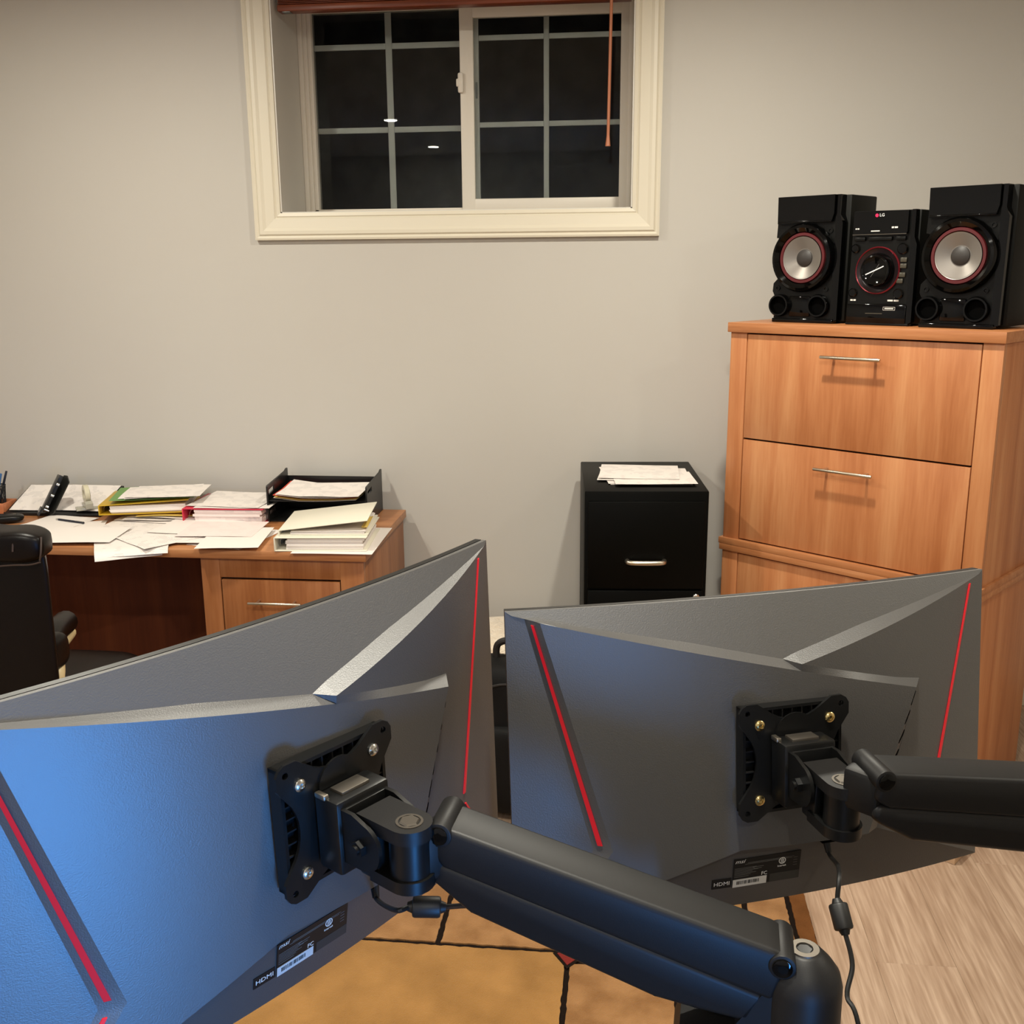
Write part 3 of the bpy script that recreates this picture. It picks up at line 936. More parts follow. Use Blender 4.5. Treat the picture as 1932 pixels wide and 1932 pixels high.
def page_block(mb, x0, y0, z0, x1, y1, z1, n=5, jit=.004, seed=0):
    rnd = random.Random(seed)
    dz = (z1 - z0) / n
    for k in range(n):
        ox, oy = rnd.uniform(-jit, jit), rnd.uniform(-jit, jit)
        mb.bb((x0 + ox, y0 + oy, z0 + k * dz + .0002), (x1 + ox, y1 + oy, z0 + (k + 1) * dz), bev=.0004, seg=1)
    return mb


def binder(name, loc, rz, w, d, h, cover, page, label, group, openang=0.0, spine_at=-1, seed=0, ring=True):
    """ring binder lying flat: local x from spine outward, y depth; front cover hinged at the spine"""
    r = root(name, loc, rz, label=label, cat='binder', group=group)
    T = Matrix.Translation(loc) @ Matrix.Rotation(rz, 4, 'Z')
    MB(T).bb((-w / 2, -d / 2, 0), (w / 2, d / 2, .003), bev=.001).build('back_cover', cover, r)
    MB(T).bb((-w / 2 - .001, -d / 2, 0), (-w / 2 + .003, d / 2, h), bev=.001).build('spine', cover, r)
    page_block(MB(T), -w / 2 + .04, -d / 2 + .008, .004, w / 2 - .012, d / 2 - .008, h - .006, n=6, seed=seed).build('pages', page, r)
    hinge = T @ Matrix.Translation((-w / 2, 0, h)) @ Matrix.Rotation(-openang, 4, 'Y')
    MB(hinge).bb((0, -d / 2, -.003), (w, d / 2, 0), bev=.001).build('front_cover', cover, r)
    if ring:
        for yy in (-d * .33, 0, d * .33):
            rg = MB(T)
            rg.tube([(-w / 2 + .008, yy, .006), (-w / 2 + .010, yy, h * .6), (-w / 2 + .03, yy, h * .86), (-w / 2 + .05, yy, h * .6)], .0018, n=6, smooth=3)
            rg.build('ring', 'chrome', r)
    return r


BG = 'ring binders on the desk'
# white binders, near corner of the desk
binder('ring_binder', (-1.035, 3.405, .7512), radians(5), .315, .30, .048, 'binder_w', 'paper', 'lower thick white ring binder full of pages at the desk corner', BG, openang=0, seed=3)
binder('ring_binder', (-1.035, 3.425, .7998), radians(7), .305, .285, .02, 'binder_w', 'paper', 'upper white ring binder with its cover ajar at the desk corner', BG, openang=radians(6), seed=4)
sheet('divider_tab', (-.893, 3.40, .8205), .02, .16, radians(6), 'paper_y', 'yellow divider tab poking out of the upper white binder', LG_, seed=70, cat='divider')
sheet('paper_sheet', (-.985, 3.41, .7500), .279, .36, radians(2), 'paper', 'white sheet sticking out below the lower white ring binder', LG_, seed=71, wave=.0008)
# red-pink binder
binder('ring_binder', (-1.50, 3.72, .7512), radians(2), .31, .27, .062, 'binder_pk', 'paper_pk', 'red ring binder with pink-edged pages beside the black letter tray', BG, openang=0, seed=5)
for k, (dx, dy, rz) in enumerate(((0.01, 0.0, 3), (-.015, .01, -4))):
    sheet('paper_sheet', (-1.48 + dx, 3.72 + dy, .8145 + .003 * k), .29, .26, radians(rz), ('paper', 'paper_p')[k],
          ('white sheet lying directly on the red binder', 'printed sheet on top of the papers over the red binder')[k], LG_, seed=80 + k, wave=.0015)
# yellow binder on a stack
for k in range(4):
    sheet('paper_sheet', (-1.78 + .02 * k, 3.70 + .01 * k, .7565 + .006 * k), .28, .24, radians((-6, 5, -3, 8)[k]), ('paper', 'paper_p', 'paper', 'paper_y')[k],
          ('lowest white sheet of the stack under the yellow binder', 'second white sheet of the stack under the yellow binder', 'third white sheet of the stack under the yellow binder',
           'yellow card folder directly under the yellow binder')[k], LG_, seed=90 + k, wave=.004)
binder('ring_binder', (-1.845, 3.735, .784), radians(14), .33, .27, .038, 'binder_y', 'paper', 'yellow ring binder with papers heaped on it at the back of the desk', BG, openang=radians(2), seed=6)
sheet('card_folder', (-1.82, 3.735, .838), .31, .25, radians(17), 'green', 'green-edged card folder on the yellow binder', LG_, seed=101, wave=.002, cat='folder')
for k in range(3):
    sheet('paper_sheet', (-1.80 + .02 * k, 3.735 - .008 * k, .8415 + .0035 * k), .279, .216, radians((14, 20, 11)[k]), ('paper', 'paper_p', 'paper_p')[k],
          ('lower white sheet heaped on the green folder', 'middle printed sheet heaped on the green folder', 'topmost printed sheet heaped on the green folder')[k], LG_, seed=110 + k, wave=.002)

# black two-tier letter tray
tx0, tx1, ty0, ty1 = -1.343, -.955, 3.645, 3.885
tr = root('letter_tray', ((tx0 + tx1) / 2, (ty0 + ty1) / 2, DZ), label='black plastic two-tier letter tray at the back corner of the desk', cat='letter tray')
side = [(ty0, 0), (ty1, 0), (ty1, .165), (ty1 - .012, .165), (ty1 - .03, .158), (ty0 + .004, .142), (ty0, .138)]
slots = [list(reversed([(ty0 + .012, .105), (ty0 + .075, .113), (ty0 + .075, .131), (ty0 + .012, .123)])),
         list(reversed([(ty0 + .012, .022), (ty0 + .075, .03), (ty0 + .075, .05), (ty0 + .012, .042)]))]
TS = frame((0, 0, DZ), (0, 1, 0), (0, 0, 1), (1, 0, 0))
for xx in (tx0, tx1 - .006):
    MB().prism([side] + slots, xx, xx + .006, TS).build('side_panel', 'tray', tr)
MB().bb((tx0 + .004, ty0 + .01, DZ + .002), (tx1 - .004, ty1 - .002, DZ + .006)).bb((tx0 + .004, ty1 - .006, DZ + .006), (tx1 - .004, ty1 - .002, DZ + .05)).build('lower_shelf', 'tray', tr)
MB().bb((tx0 + .004, ty0 + .01, DZ + .080), (tx1 - .004, ty1 - .002, DZ + .084)).bb((tx0 + .004, ty1 - .006, DZ + .084), (tx1 - .004, ty1 - .002, DZ + .135)).build('upper_shelf', 'tray', tr)
TG = 'papers in the letter tray'
trx = (tx0 + tx1) / 2
for k, (m_, lab) in enumerate((('paper', 'white sheet lying lowest in the upper letter tray'), ('paper_y', 'yellow card folder in the upper letter tray'), ('paper_r', 'red card folder in the upper letter tray'),
                               ('paper', 'white sheet above the red folder in the letter tray'), ('paper_p', 'topmost printed sheet in the upper letter tray'))):
    sheet('card_folder' if 'folder' in lab else 'paper_sheet', (trx - (.012 if k == 2 else 0) + .004 * (k - 2), 3.75 + (.006 if k == 2 else -.004 * k), DZ + .0848 + .0052 * k), .318, .215, radians((0, .6, -.4, .8, -.6)[k]), m_, lab, TG, seed=130 + k,
          wave=.003, cat='folder' if 'folder' in lab else 'paper', lift=lambda u, v: .018 * max(0, v) + .03 * max(0.0, -u - .2) + .02 * max(0.0, u - .25))

# hole punch propped on its side
hp = root('hole_punch', (-2.21, 3.68, DZ), 0, label='black metal three-hole punch propped upright at a slant on the desk', cat='hole punch')
hx = Vector((.42, .25, .87)).normalized()                 # long axis, rising to the wall
hy = Vector((0, 0, 1)).cross(hx).normalized()
hz_ = hx.cross(hy)
TP = frame(Vector((-2.255, 3.655, DZ + .022)), hx, -hy, -hz_)     # x long, y across, z out to the room
MB(TP).bb((0, -.034, -.006), (.155, .034, 0), bev=.002).bb((0, -.034, 0), (.155, -.028, .018), bev=.002).build('base', 'punch', hp)
MB(TP @ Matrix.Translation((0, -.03, .016)) @ Matrix.Rotation(radians(24), 4, 'X')).prism([(-.004, 0), (.16, 0), (.166, .02), (.15, .052), (.012, .052), (-.008, .02)], 0, .005).build('handle', 'punch', hp)
for xx in (.03, .078, .126):
    MB(TP).cyl((xx, .022, 0), (xx, .022, .012), .0055, n=12).build('punch_head', 'chrome', hp)
MB(TP).cyl((.008, -.02, .004), (.008, -.02, .03), .006, n=12).build('stud', 'chrome', hp)
MB(TP).prism([(-.02, -.034), (.012, -.034), (.012, .034), (-.012, .034)], -.012, -.006).build('chip_tray', 'tray', hp)
# tape dispenser
td = root('tape_dispenser', (-2.10, 3.715, DZ + .022), label='clear tape dispenser with a roll of tape standing on the desk papers', cat='tape')
TT = frame((-2.10, 3.715, DZ + .032), (cos(.9), -sin(.9), 0), (0, 0, 1), (-sin(.9), -cos(.9), 0))
MB(TT).lathe([(.018, -.009), (.036, -.009), (.037, -.008), (.037, .008), (.036, .009), (.018, .009), (.018, -.009)], Matrix.Translation((0, .05, 0)), n=32).build('tape_roll', 'tape', td)
MB(TT).prism([(-.042, 0), (.05, 0), (.052, .02), (.042, .03), (.03, .012), (-.038, .012)], -.013, .013).build('holder', 'tape_h', td)
MB(TT).prism([[(-.02, .012), (.02, .012)] + arc(0, .05, .02, -40, 220, 12), list(reversed(circle(0, .05, .009, 12)))], -.013, -.0105).build('holder_cheek', 'tape_h', td)
MB().box((-2.10, 3.715, DZ + .0265), (.085, .05, .009), rz=.6, bev=.001).build('foot_block', 'tape_h', td)
# pen on the papers
pn = root('ballpoint_pen', (-2.09, 3.57, .7565), label='black ballpoint pen lying on the loose white sheets', cat='pen')
MB().cyl((-2.155, 3.597, .7575), (-2.03, 3.553, .7575), .0042, n=12).build('barrel', 'pennavy', pn)
MB().cyl((-2.155, 3.597, .7575), (-2.17, 3.602, .7575), .0042, .0012, n=12).build('tip', 'chrome', pn)
MB().box((-2.05, 3.560, .7620), (.045, .003, .0014), rz=radians(-19.4)).build('clip', 'chrome', pn)
# mouse
ms = root('computer_mouse', (-2.345, 3.56, DZ), radians(20), label='black computer mouse at the far end of the desk', cat='computer mouse')
TMm = Matrix.Translation((-2.345, 3.56, DZ)) @ Matrix.Rotation(radians(25), 4, 'Z')
MB(TMm).pillow((0, 0, .017), (.125, .066, .036), e=.6, fn=lambda p: Vector((p.x, p.y, max(p.z, -.0165) * (1 - .25 * (p.x / .06 + 1) / 2)))).build('shell', 'satin', ms)
MB(TMm).box((.03, 0, .031), (.016, .007, .006), bev=.002).build('scroll_wheel', 'arm_grey', ms)
# wooden caddy block with mesh cup, pens
cd_ = root('desk_caddy', (-2.505, 3.74, DZ), label='small orange-brown wooden caddy tray under the mesh pen cup', cat='desk organizer')
MB().bb((-2.555, 3.695, DZ), (-2.440, 3.70, DZ + .042), bev=.001).build('long_side', 'caddy', cd_)
MB().bb((-2.555, 3.785, DZ), (-2.440, 3.79, DZ + .042), bev=.001).build('long_side', 'caddy', cd_)
MB().bb((-2.555, 3.70, DZ), (-2.550, 3.785, DZ + .042), bev=.001).bb((-2.445, 3.70, DZ), (-2.440, 3.785, DZ + .042), bev=.001).bb((-2.550, 3.70, DZ), (-2.445, 3.785, DZ + .005)).build('short_side', 'caddy', cd_)
cp = root('pen_cup', (-2.498, 3.742, DZ + .005), label='black wire mesh pen cup holding pens and a highlighter', cat='pen cup')
TCp = Matrix.Translation((-2.498, 3.742, DZ + .0055))
n = 26
wires = MB(TCp)
for k in range(n):
    a = 2 * pi * k / n
    a2 = a + .5
    wires.cyl((.034 * cos(a), .034 * sin(a), 0), (.04 * cos(a2), .04 * sin(a2), .098), .0011, n=4)
    wires.cyl((.034 * cos(a2), .034 * sin(a2), 0), (.04 * cos(a), .04 * sin(a), .098), .0011, n=4)
wires.build('wire_mesh', 'cup_mesh', cp)
MB(TCp).lathe([(.039, .096), (.041, .096), (.042, .1), (.039, .1), (.039, .096)], n=28).build('rim', 'cup_mesh', cp)
MB(TCp).lathe([(0, 0), (.034, 0), (.0345, .004), (0, .004)], n=28).build('bottom', 'cup_mesh', cp)


def stick(name, a, b, r, m, cap, label):
    a, b = Vector(a), Vector(b)
    t = root(name, a, label=label, cat='pen', group='pens in the mesh cup')
    MB().cyl(a, a + (b - a) * .62, r, n=12).build('barrel', m, t)
    MB().cyl(a + (b - a) * .6, b, r * 1.12, r * .9, n=12, bev=.0008).build('cap', cap, t)
    return t


stick('highlighter', (-2.480, 3.712, DZ + .012), (-2.487, 3.70, DZ + .108), .0085, 'hl', 'hl', 'fluorescent yellow highlighter in front of the mesh pen cup')
stick('pen', (-2.498, 3.75, DZ + .012), (-2.460, 3.775, DZ + .158), .0045, 'pennavy', 'pennavy', 'navy pen leaning highest in the mesh cup')
stick('pen', (-2.505, 3.74, DZ + .012), (-2.470, 3.752, DZ + .152), .005, 'penblue', 'penblue', 'blue capped pen beside the navy pen in the mesh cup')
stick('pen', (-2.510, 3.745, DZ + .012), (-2.537, 3.76, DZ + .15), .005, 'penblue', 'logo_w', 'blue pen with white cap at the outer side of the mesh cup')

# ------------------------------------------------------------------ leather chair
ch = root('office_chair', (-1.70, 2.58, 0), radians(0), label='dark brown leather executive chair tucked up to the desk', cat='chair')
bxr, byc = -1.415, 2.30      # right edge of the back, its rear plane
bw_ = .56
bcx = bxr - bw_ / 2


def lean(p):
    return Vector((p.x, p.y + .10 * (-(p.z) / .5) * .6, p.z))


def back_fn(p):
    f = (p.y + .045) / .09                       # 0 at the rear face, 1 at the front face
    return Vector((p.x * (1 - .20 * f) * (1 - .035 * clamp(.5 - p.z / .58)), p.y, p.z))


def clamp(t, a=0.0, b=1.0): return max(a, min(b, t))


MB().pillow((bcx, byc + .045, .745), (bw_ - .008, .09, .56), e=.2, nu=44, nv=26, fn=back_fn).build('backrest', 'leather', ch)
hr = MB()
hr.pillow((bcx, byc + .030, 1.005), (bw_ - .004, .12, .082), e=.40, nu=44, nv=20, fn=lambda p: Vector((p.x * (1 - .09 * (p.y / .06 + 1) / 2), p.y, p.z * (1 - .07 * cos(p.x * 42)))))
hr.build('headrest_roll', 'leather', ch, label='padded leather roll along the top of the backrest')
sm_ = MB()
sm_.tube([(bxr - .012, byc - .020, .972), (bxr - .04, byc - .024, .966), (bxr - .09, byc - .026, .964), (bxr - .2, byc - .026, .953), (bxr - .35, byc - .026, .953), (bxr - .52, byc - .024, .964)], .0022, n=6)
sm_.tube([(bxr - .075, byc - .0290, 1.0), (bxr - .074, byc - .020, 1.028), (bxr - .074, byc + .01, 1.042)], .0024, n=6)
sm_.tube([(bxr - .014, byc - .018, .975), (bxr - .008, byc - .018, 1.0), (bxr - .012, byc - .004, 1.032)], .0022, n=6)
sm_.build('piping', 'leather_seam', ch)
MB().pillow((bcx, 2.60, .47), (.50, .50, .13), e=.35, nu=36, nv=16).build('seat', 'leather', ch)
for sgn in (1, -1):
    def ax_(d, y, z): return Vector((bcx + sgn * d, y, z))
    pad = MB()
    pad.pillow(ax_(.150, 2.45, .665), (.085, .13, .10), e=.6)
    pad.tube([ax_(.150, 2.44, .675), ax_(.115, 2.55, .685), ax_(.075, 2.68, .670)], .034, n=14)
    a_ = pad.build('armrest', 'leather', ch)
    MB().tube([ax_(.07, 2.70, .63), ax_(.115, 2.56, .632), ax_(.163, 2.47, .612), ax_(.168, 2.455, .575), ax_(.15, 2.50, .47)], .020, n=12).build('arm_frame', 'armwood', a_, label='cream lacquered arm support')
MB().cyl((bcx, 2.56, .14), (bcx, 2.56, .42), .028, n=20).build('gas_lift', 'castor', ch)
for k in range(5):
    a = 2 * pi * k / 5 + .3
    lg = MB().tube([(bcx, 2.56, .13), (bcx + .16 * cos(a), 2.56 + .16 * sin(a), .115), (bcx + .3 * cos(a), 2.56 + .3 * sin(a), .085)], .022, n=10).build('base_leg', 'castor', ch)
    px, py = bcx + .3 * cos(a), 2.56 + .3 * sin(a)
    MB().cyl((px - .02 * sin(a), py + .02 * cos(a), .03), (px + .02 * sin(a), py - .02 * cos(a), .03), .03, n=20, bev=.004).cyl((px, py, .03), (px, py, .085), .008, n=8).build('castor', 'castor', lg)

ch.location.z = .0135          # castors stand on the rug pile

# ------------------------------------------------------------------ cream blanket, black backpack, cardboard box on the floor
bk = root('plush_blanket', (-.47, 3.62, 0), label='folded cream plush blanket heaped against the wall behind the monitors', cat='blanket')
rnd = random.Random(3)
for k, (zc, hh, sx) in enumerate(((.06, .12, .50), (.17, .12, .47), (.285, .13, .44))):
    ph = rnd.uniform(0, 6)
    MB().pillow((-.50 + .02 * k, 3.66, zc), (sx, .36, hh), e=.5, nu=44, nv=18,
                fn=lambda p, ph=ph: Vector((p.x + .006 * sin(p.y * 60 + ph), p.y + .006 * sin(p.x * 50), p.z + .006 * sin(p.x * 70 + ph) * cos(p.y * 40)))).build('fold', 'blanket', bk)
bp = root('backpack', (-.36, 2.98, 0), radians(-4), label='black nylon backpack standing between the two monitors beyond the rug', cat='backpack')
TK = Matrix.Translation((-.345, 2.99, 0)) @ Matrix.Rotation(radians(-4), 4, 'Z')


def sag(p):
    return Vector((p.x * (1 - .10 * (p.z / .25)) + .006 * sin(p.z * 30), p.y * (1 - .12 * (p.z / .25)) + .008 * sin(p.x * 20 + p.z * 18), p.z))


MB(TK).pillow((0, 0, .245), (.32, .22, .49), e=.42, nu=40, nv=26, fn=sag).build('main_bag', 'backpack', bp)
MB(TK).pillow((0, -.10, .17), (.26, .09, .28), e=.45, nu=32, nv=18, fn=sag).build('front_pocket', 'backpack', bp)
MB(TK).tube([(-.05, .02, .475), (-.045, .02, .53), (0, .015, .548), (.045, .02, .53), (.05, .02, .475)], .011, n=10).build('grab_handle', 'backpack_trim', bp)
for sx in (-.08, .08):
    MB(TK).tube([(sx, .09, .44), (sx * 1.2, .135, .40), (sx * 1.3, .14, .25), (sx * 1.3, .11, .07)], .012, n=8).build('shoulder_strap', 'backpack_trim', bp)
MB(TK).tube([(-.14, -.075, .30), (-.10, -.10, .40), (0, -.095, .445), (.10, -.10, .40), (.14, -.075, .30)], .004, n=6).build('zipper', 'backpack_trim', bp)
cb = root('cardboard_box', (.961, 2.749, 0), CT, label='small kraft cardboard box on the wood floor before the file cabinets', cat='box')
TX = Matrix.Translation((.961, 2.752, 0)) @ Matrix.Rotation(CT, 4, 'Z')
MB(TX).bb((-.19, 0, 0.001), (0, .1, .07), bev=.001).build('carton', 'kraft', cb)
MB(TX).bb((-.191, -.0008, .066), (.0008, .049, .0715)).bb((-.191, .051, .066), (.0008, .1008, .0715)).build('lid_flap', 'kraft', cb)


# ------------------------------------------------------------------ curved monitors seen from behind
RC = 1.5
MH, MW = .162, .2683


def clamp(t, a=0.0, b=1.0): return max(a, min(b, t))


def bend(u, v, d):
    return Vector(((RC + d) * sin(u / RC), -((RC + d) * cos(u / RC) - RC), v))


def vB(u): return .158 - .2445 * (u + .262)
def vA(u): return .158 + .2445 * (u - .262)
def wB(u): return .0075 * clamp((u + .262) / .17) if u < .0154 else .0075 - .0020 * (u - .0154) / .13
def wA(u): return .0080 * clamp((.262 - u) / .17)
def dT(u, v): return .0005 + .0235 * (.162 - v) / .0605
def dW(u, v=0): return .0005 + .0365 * (1 - clamp((u - .008) / .26) ** 1.6)
def dM(u, v=0):
    t = clamp((u + .236) / .30)
    return .0125 + .0255 * (1.35 * t - .35 * t * t)
def dL(u, v=0): return .0005 + .0115 * clamp((u + .268) / .078)
def dC(u, v): return .0005 + .0140 * clamp((v + .162) / .074)
def vC(u): return -.158 + .3241 * (u + .262)
def vCr(u): return -.158 + .407 * (.262 - u)


def dlow(u):
    """depth just under the B line"""
    if u < -.250: return dL(u)
    if u < -.236: return dL(-.250) + (dM(-.236) - dL(-.250)) * (u + .250) / .014
    return dM(u)


def facet(bm, poly, df):
    b = bmesh.new()
    b.faces.new([b.verts.new((p[0], p[1], 0)) for p in poly])
    for ax, step, lim in ((0, .02, .27), (1, .03, .17)):
        k = -lim
        while k < lim:
            co = (k, 0, 0) if ax == 0 else (0, k, 0)
            no = (1, 0, 0) if ax == 0 else (0, 1, 0)
            bmesh.ops.bisect_plane(b, geom=b.verts[:] + b.edges[:] + b.faces[:], plane_co=co, plane_no=no)
            k += step
    for v in b.verts:
        v.co = bend(v.co.x, v.co.y, df(v.co.x, v.co.y))
    me = bpy.data.meshes.new('t'); b.to_mesh(me); b.free(); bm.from_mesh(me); bpy.data.meshes.remove(me)


def strip(bm, A, B, n=24):
    """ruled strip between two polylines of (u, v, d)"""
    def samp(P):
        out = []
        for i in range(len(P) - 1):
            for k in range(n):
                t = k / n
                out.append([P[i][j] + (P[i + 1][j] - P[i][j]) * t for j in range(3)])
        out.append(P[-1])
        return out
    a = [bm.verts.new(bend(*p)) for p in samp(A)]
    b = [bm.verts.new(bend(*p)) for p in samp(B)]
    for i in range(len(a) - 1):
        try: bm.faces.new((a[i], a[i + 1], b[i + 1], b[i]))
        except ValueError: pass


def lin(a, b, n): return [a + (b - a) * i / n for i in range(n + 1)]


def outward(bm):
    for f in bm.faces:
        if f.calc_center_median().y > 0 and f.normal.y > 0: pass
    bm.normal_update()
    for f in bm.faces:
        if f.normal.y > 0: f.normal_flip()


def monitor(loc, yaw, tilt, roll, label, screw_m):
    r = bpy.data.objects.new('curved_monitor', None)
    COL.objects.link(r)
    Tm = Matrix.Translation(loc) @ Matrix.Rotation(yaw, 4, 'Z') @ Matrix.Rotation(tilt, 4, 'X') @ Matrix.Rotation(roll, 4, 'Y')
    r.matrix_world = Tm
    tag(r, label, 'monitor', 'pair of curved monitors')
    # --- rear shell built of facets
    s = MB()
    bm = s.bm
    UJ = .0153
    usB = lin(-.262, UJ, 18)
    usA = lin(.262, UJ, 18)
    Bup = [(u, vB(u) + wB(u)) for u in usB]
    Aup = [(u, vA(u) + wA(u)) for u in usA]
    facet(bm, [(-MW, MH), (MW, MH)] + Aup + list(reversed(Bup)), dT)
    U2 = UJ - .014
    v2 = vB(U2) + wB(U2)
    e1, e2, e3, e4 = (UJ, vA(UJ), dW(UJ)), (U2, v2, dT(U2, v2) + .0002), (UJ, vA(UJ) + wA(UJ), dT(UJ, vA(UJ) + wA(UJ)) + .0002), (UJ + .0005, vB(UJ) + .0003, dM(UJ) + .0003)
    bm.faces.new([bm.verts.new(bend(*e)) for e in (e1, e3, e2)])
    bm.faces.new([bm.verts.new(bend(*e)) for e in (e1, e2, e4)])
    top_end = .145
    usB2 = lin(UJ, top_end, 8)
    # right wing
    wing = [(MW, MH), (.262, vA(.262))] + [(u, vA(u)) for u in usA[1:]] + [(u, vB(u) + wB(u)) for u in usB2[1:]] + [(.163, vB(.145) + .001), (.108, -.088), (.09, -.088)]
    wing = [(MW, MH)] + [(u, vA(u)) for u in usA] + [(u, vB(u) + wB(u)) for u in usB2[1:-1]] + [(.163, vB(.145) + .003), (.106, -.088), (.262, vCr(.262)), (MW, -MH)]
    facet(bm, wing, dW)
    # main panel
    mainp = [(-.236, vB(-.236))] + [(u, vB(u)) for u in lin(-.225, top_end, 10)] + [(.09, -.088), (-.046, -.088), (-.222, vC(-.222)), (-.172, -.08)]
    facet(bm, mainp, dM)
    facet(bm, [(-MW, MH), (-.262, vB(-.262)), (-.250, vB(-.250)), (-.190, -.080), (-.236, vC(-.236)), (-.262, vC(-.262)), (-MW, -MH)], dL)
    facet(bm, [(-MW, -MH), (-.262, vC(-.262)), (-.236, vC(-.236)), (-.222, vC(-.222)), (-.046, -.088), (.09, -.088), (.106, -.088), (.262, vCr(.262)), (MW, -MH)], dC)
    # chamfer strips
    strip(bm, [(u, vB(u), dlow(u)) for u in usB], [(u, vB(u) + wB(u), dT(u, vB(u) + wB(u))) for u in usB], 1)
    strip(bm, [(u, vB(u), dM(u)) for u in usB2[:-1]] + [(top_end, vB(top_end), dM(top_end))], [(u, vB(u) + wB(u), dW(u)) for u in usB2[:-1]] + [(.163, vB(.145) + .003, dW(.163))], 1)
    strip(bm, [(u, vA(u), dW(u)) for u in usA], [(u, vA(u) + wA(u), dT(u, vA(u) + wA(u))) for u in usA], 1)
    strip(bm, [(top_end, vB(top_end), dM(.1)), (.09, -.088, dM(.1))], [(.163, vB(.145) + .003, dW(.163)), (.106, -.088, dW(.106))])
    # stripe bands, left
    PL_ = [(-.250, vB(-.250), dL(-.250)), (-.190, -.080, dL(-.190)), (-.236, vC(-.236), dL(-.236))]
    QL_ = [(-.236, vB(-.236), dM(-.236)), (-.172, -.080, dM(-.172)), (-.222, vC(-.222), dM(-.222))]
    strip(bm, PL_, QL_, 12)
    # chin ledge walls
    usC = lin(-.236, -.046, 12)
    strip(bm, [(u, vC(u), dL(u) + (dM(u) - dL(u)) * clamp((u + .236) / .014)) for u in usC] + [(.09, -.088, dM(.09)), (.106, -.088, dW(.106)), (.262, vCr(.262), dW(.262))],
          [(u, vC(u), dC(u, vC(u))) for u in usC] + [(.09, -.088, dC(0, -.088)), (.106, -.088, dC(0, -.088)), (.262, vCr(.262), dC(0, vCr(.262)))], 4)
    # rim walls down to the bezel gap
    per = [(-MW, MH), (MW, MH), (MW, -MH), (-MW, -MH), (-MW, MH)]
    strip(bm, [(p[0], p[1], .0005) for p in per], [(p[0], p[1], -.004) for p in per], 20)
    outward(bm)
    sh = s.build('rear_shell', 'mon', r, sharp=30, local=True)
    # front frame and screen
    s = MB()
    nU = 28
    us = lin(-MW, MW, nU)
    for (vv0, vv1, d0, d1, ins) in ((-MH, MH, -.0055, -.0125, 0), (-MH + .002, MH - .002, -.0035, -.006, .002)):
        b = bmesh.new()
        rows = []
        for u in us:
            u2 = clamp(u, -MW + ins, MW - ins)
            rows.append([b.verts.new(bend(u2, vv0, d0)), b.verts.new(bend(u2, vv1, d0)), b.verts.new(bend(u2, vv1, d1)), b.verts.new(bend(u2, vv0, d1))])
        for A, B in zip(rows, rows[1:]):
            for k in range(4):
                b.faces.new((A[k], A[(k + 1) % 4], B[(k + 1) % 4], B[k]))
        b.faces.new(rows[0]); b.faces.new(list(reversed(rows[-1])))
        bmesh.ops.recalc_face_normals(b, faces=b.faces[:])
        s._merge(b)
    bz = s.build('bezel', 'mon_edge', r, local=True)
    b = bmesh.new()
    rows = [[b.verts.new(bend(u * .985, -MH + .016, -.0128)), b.verts.new(bend(u * .985, MH - .006, -.0128))] for u in us]
    for A, B in zip(rows, rows[1:]):
        b.faces.new((A[0], A[1], B[1], B[0]))
    for f in b.faces:
        f.normal_update()
        if f.normal.y < 0: f.normal_flip()
    s = MB(); s._merge(b)
    s.build('screen', 'mon_screen', r, local=True)

    # red stripes
    def stripe(P, Q, t0, t1, f, hw, lift):
        """thin red bar lying in the band between edges P and Q"""
        b = bmesh.new()
        rings = []
        N = 16
        for i in range(N + 1):
            t = t0 + (t1 - t0) * i / N
            a = [P[0][j] + (P[1][j] - P[0][j]) * t for j in range(3)]
            c_ = [Q[0][j] + (Q[1][j] - Q[0][j]) * t for j in range(3)]
            w_ = sqrt((c_[0] - a[0]) ** 2 + (c_[2] - a[2]) ** 2)
            hw2 = hw * (.62 + .38 * i / N) / w_
            ring = []
            for ff, l in ((f - hw2, -.001), (f - hw2, lift), (f + hw2, lift), (f + hw2, -.001)):
                ring.append(b.verts.new(bend(a[0] + (c_[0] - a[0]) * ff, a[1] + (c_[1] - a[1]) * ff, a[2] + (c_[2] - a[2]) * ff + l)))
            rings.append(ring)
        for A, B in zip(rings, rings[1:]):
            for k in range(4):
                b.faces.new((A[k], A[(k + 1) % 4], B[(k + 1) % 4], B[k]))
        b.faces.new(rings[0]); b.faces.new(list(reversed(rings[-1])))
        bmesh.ops.recalc_face_normals(b, faces=b.faces[:])
        q = MB(); q._merge(b)
        q.build('red_stripe', 'red', r, local=True)
    stripe(PL_[:2], QL_[:2], .02, .975, .42, .0026, .0012)
    stripe(PL_[1:], QL_[1:], .10, .95, .42, .0026, .0012)
    PR_ = [(.252, .156, dW(.252)), (.193, -.08, dW(.193)), (.240, -.153, dW(.240))]
    QR_ = [(.238, .153, dW(.238)), (.175, -.08, dW(.175)), (.226, -.147, dW(.226))]
    stripe(PR_[:2], QR_[:2], .02, .97, .5, .0020, .0012)
    stripe(PR_[1:], QR_[1:], .06, .55, .5, .0020, .0012)
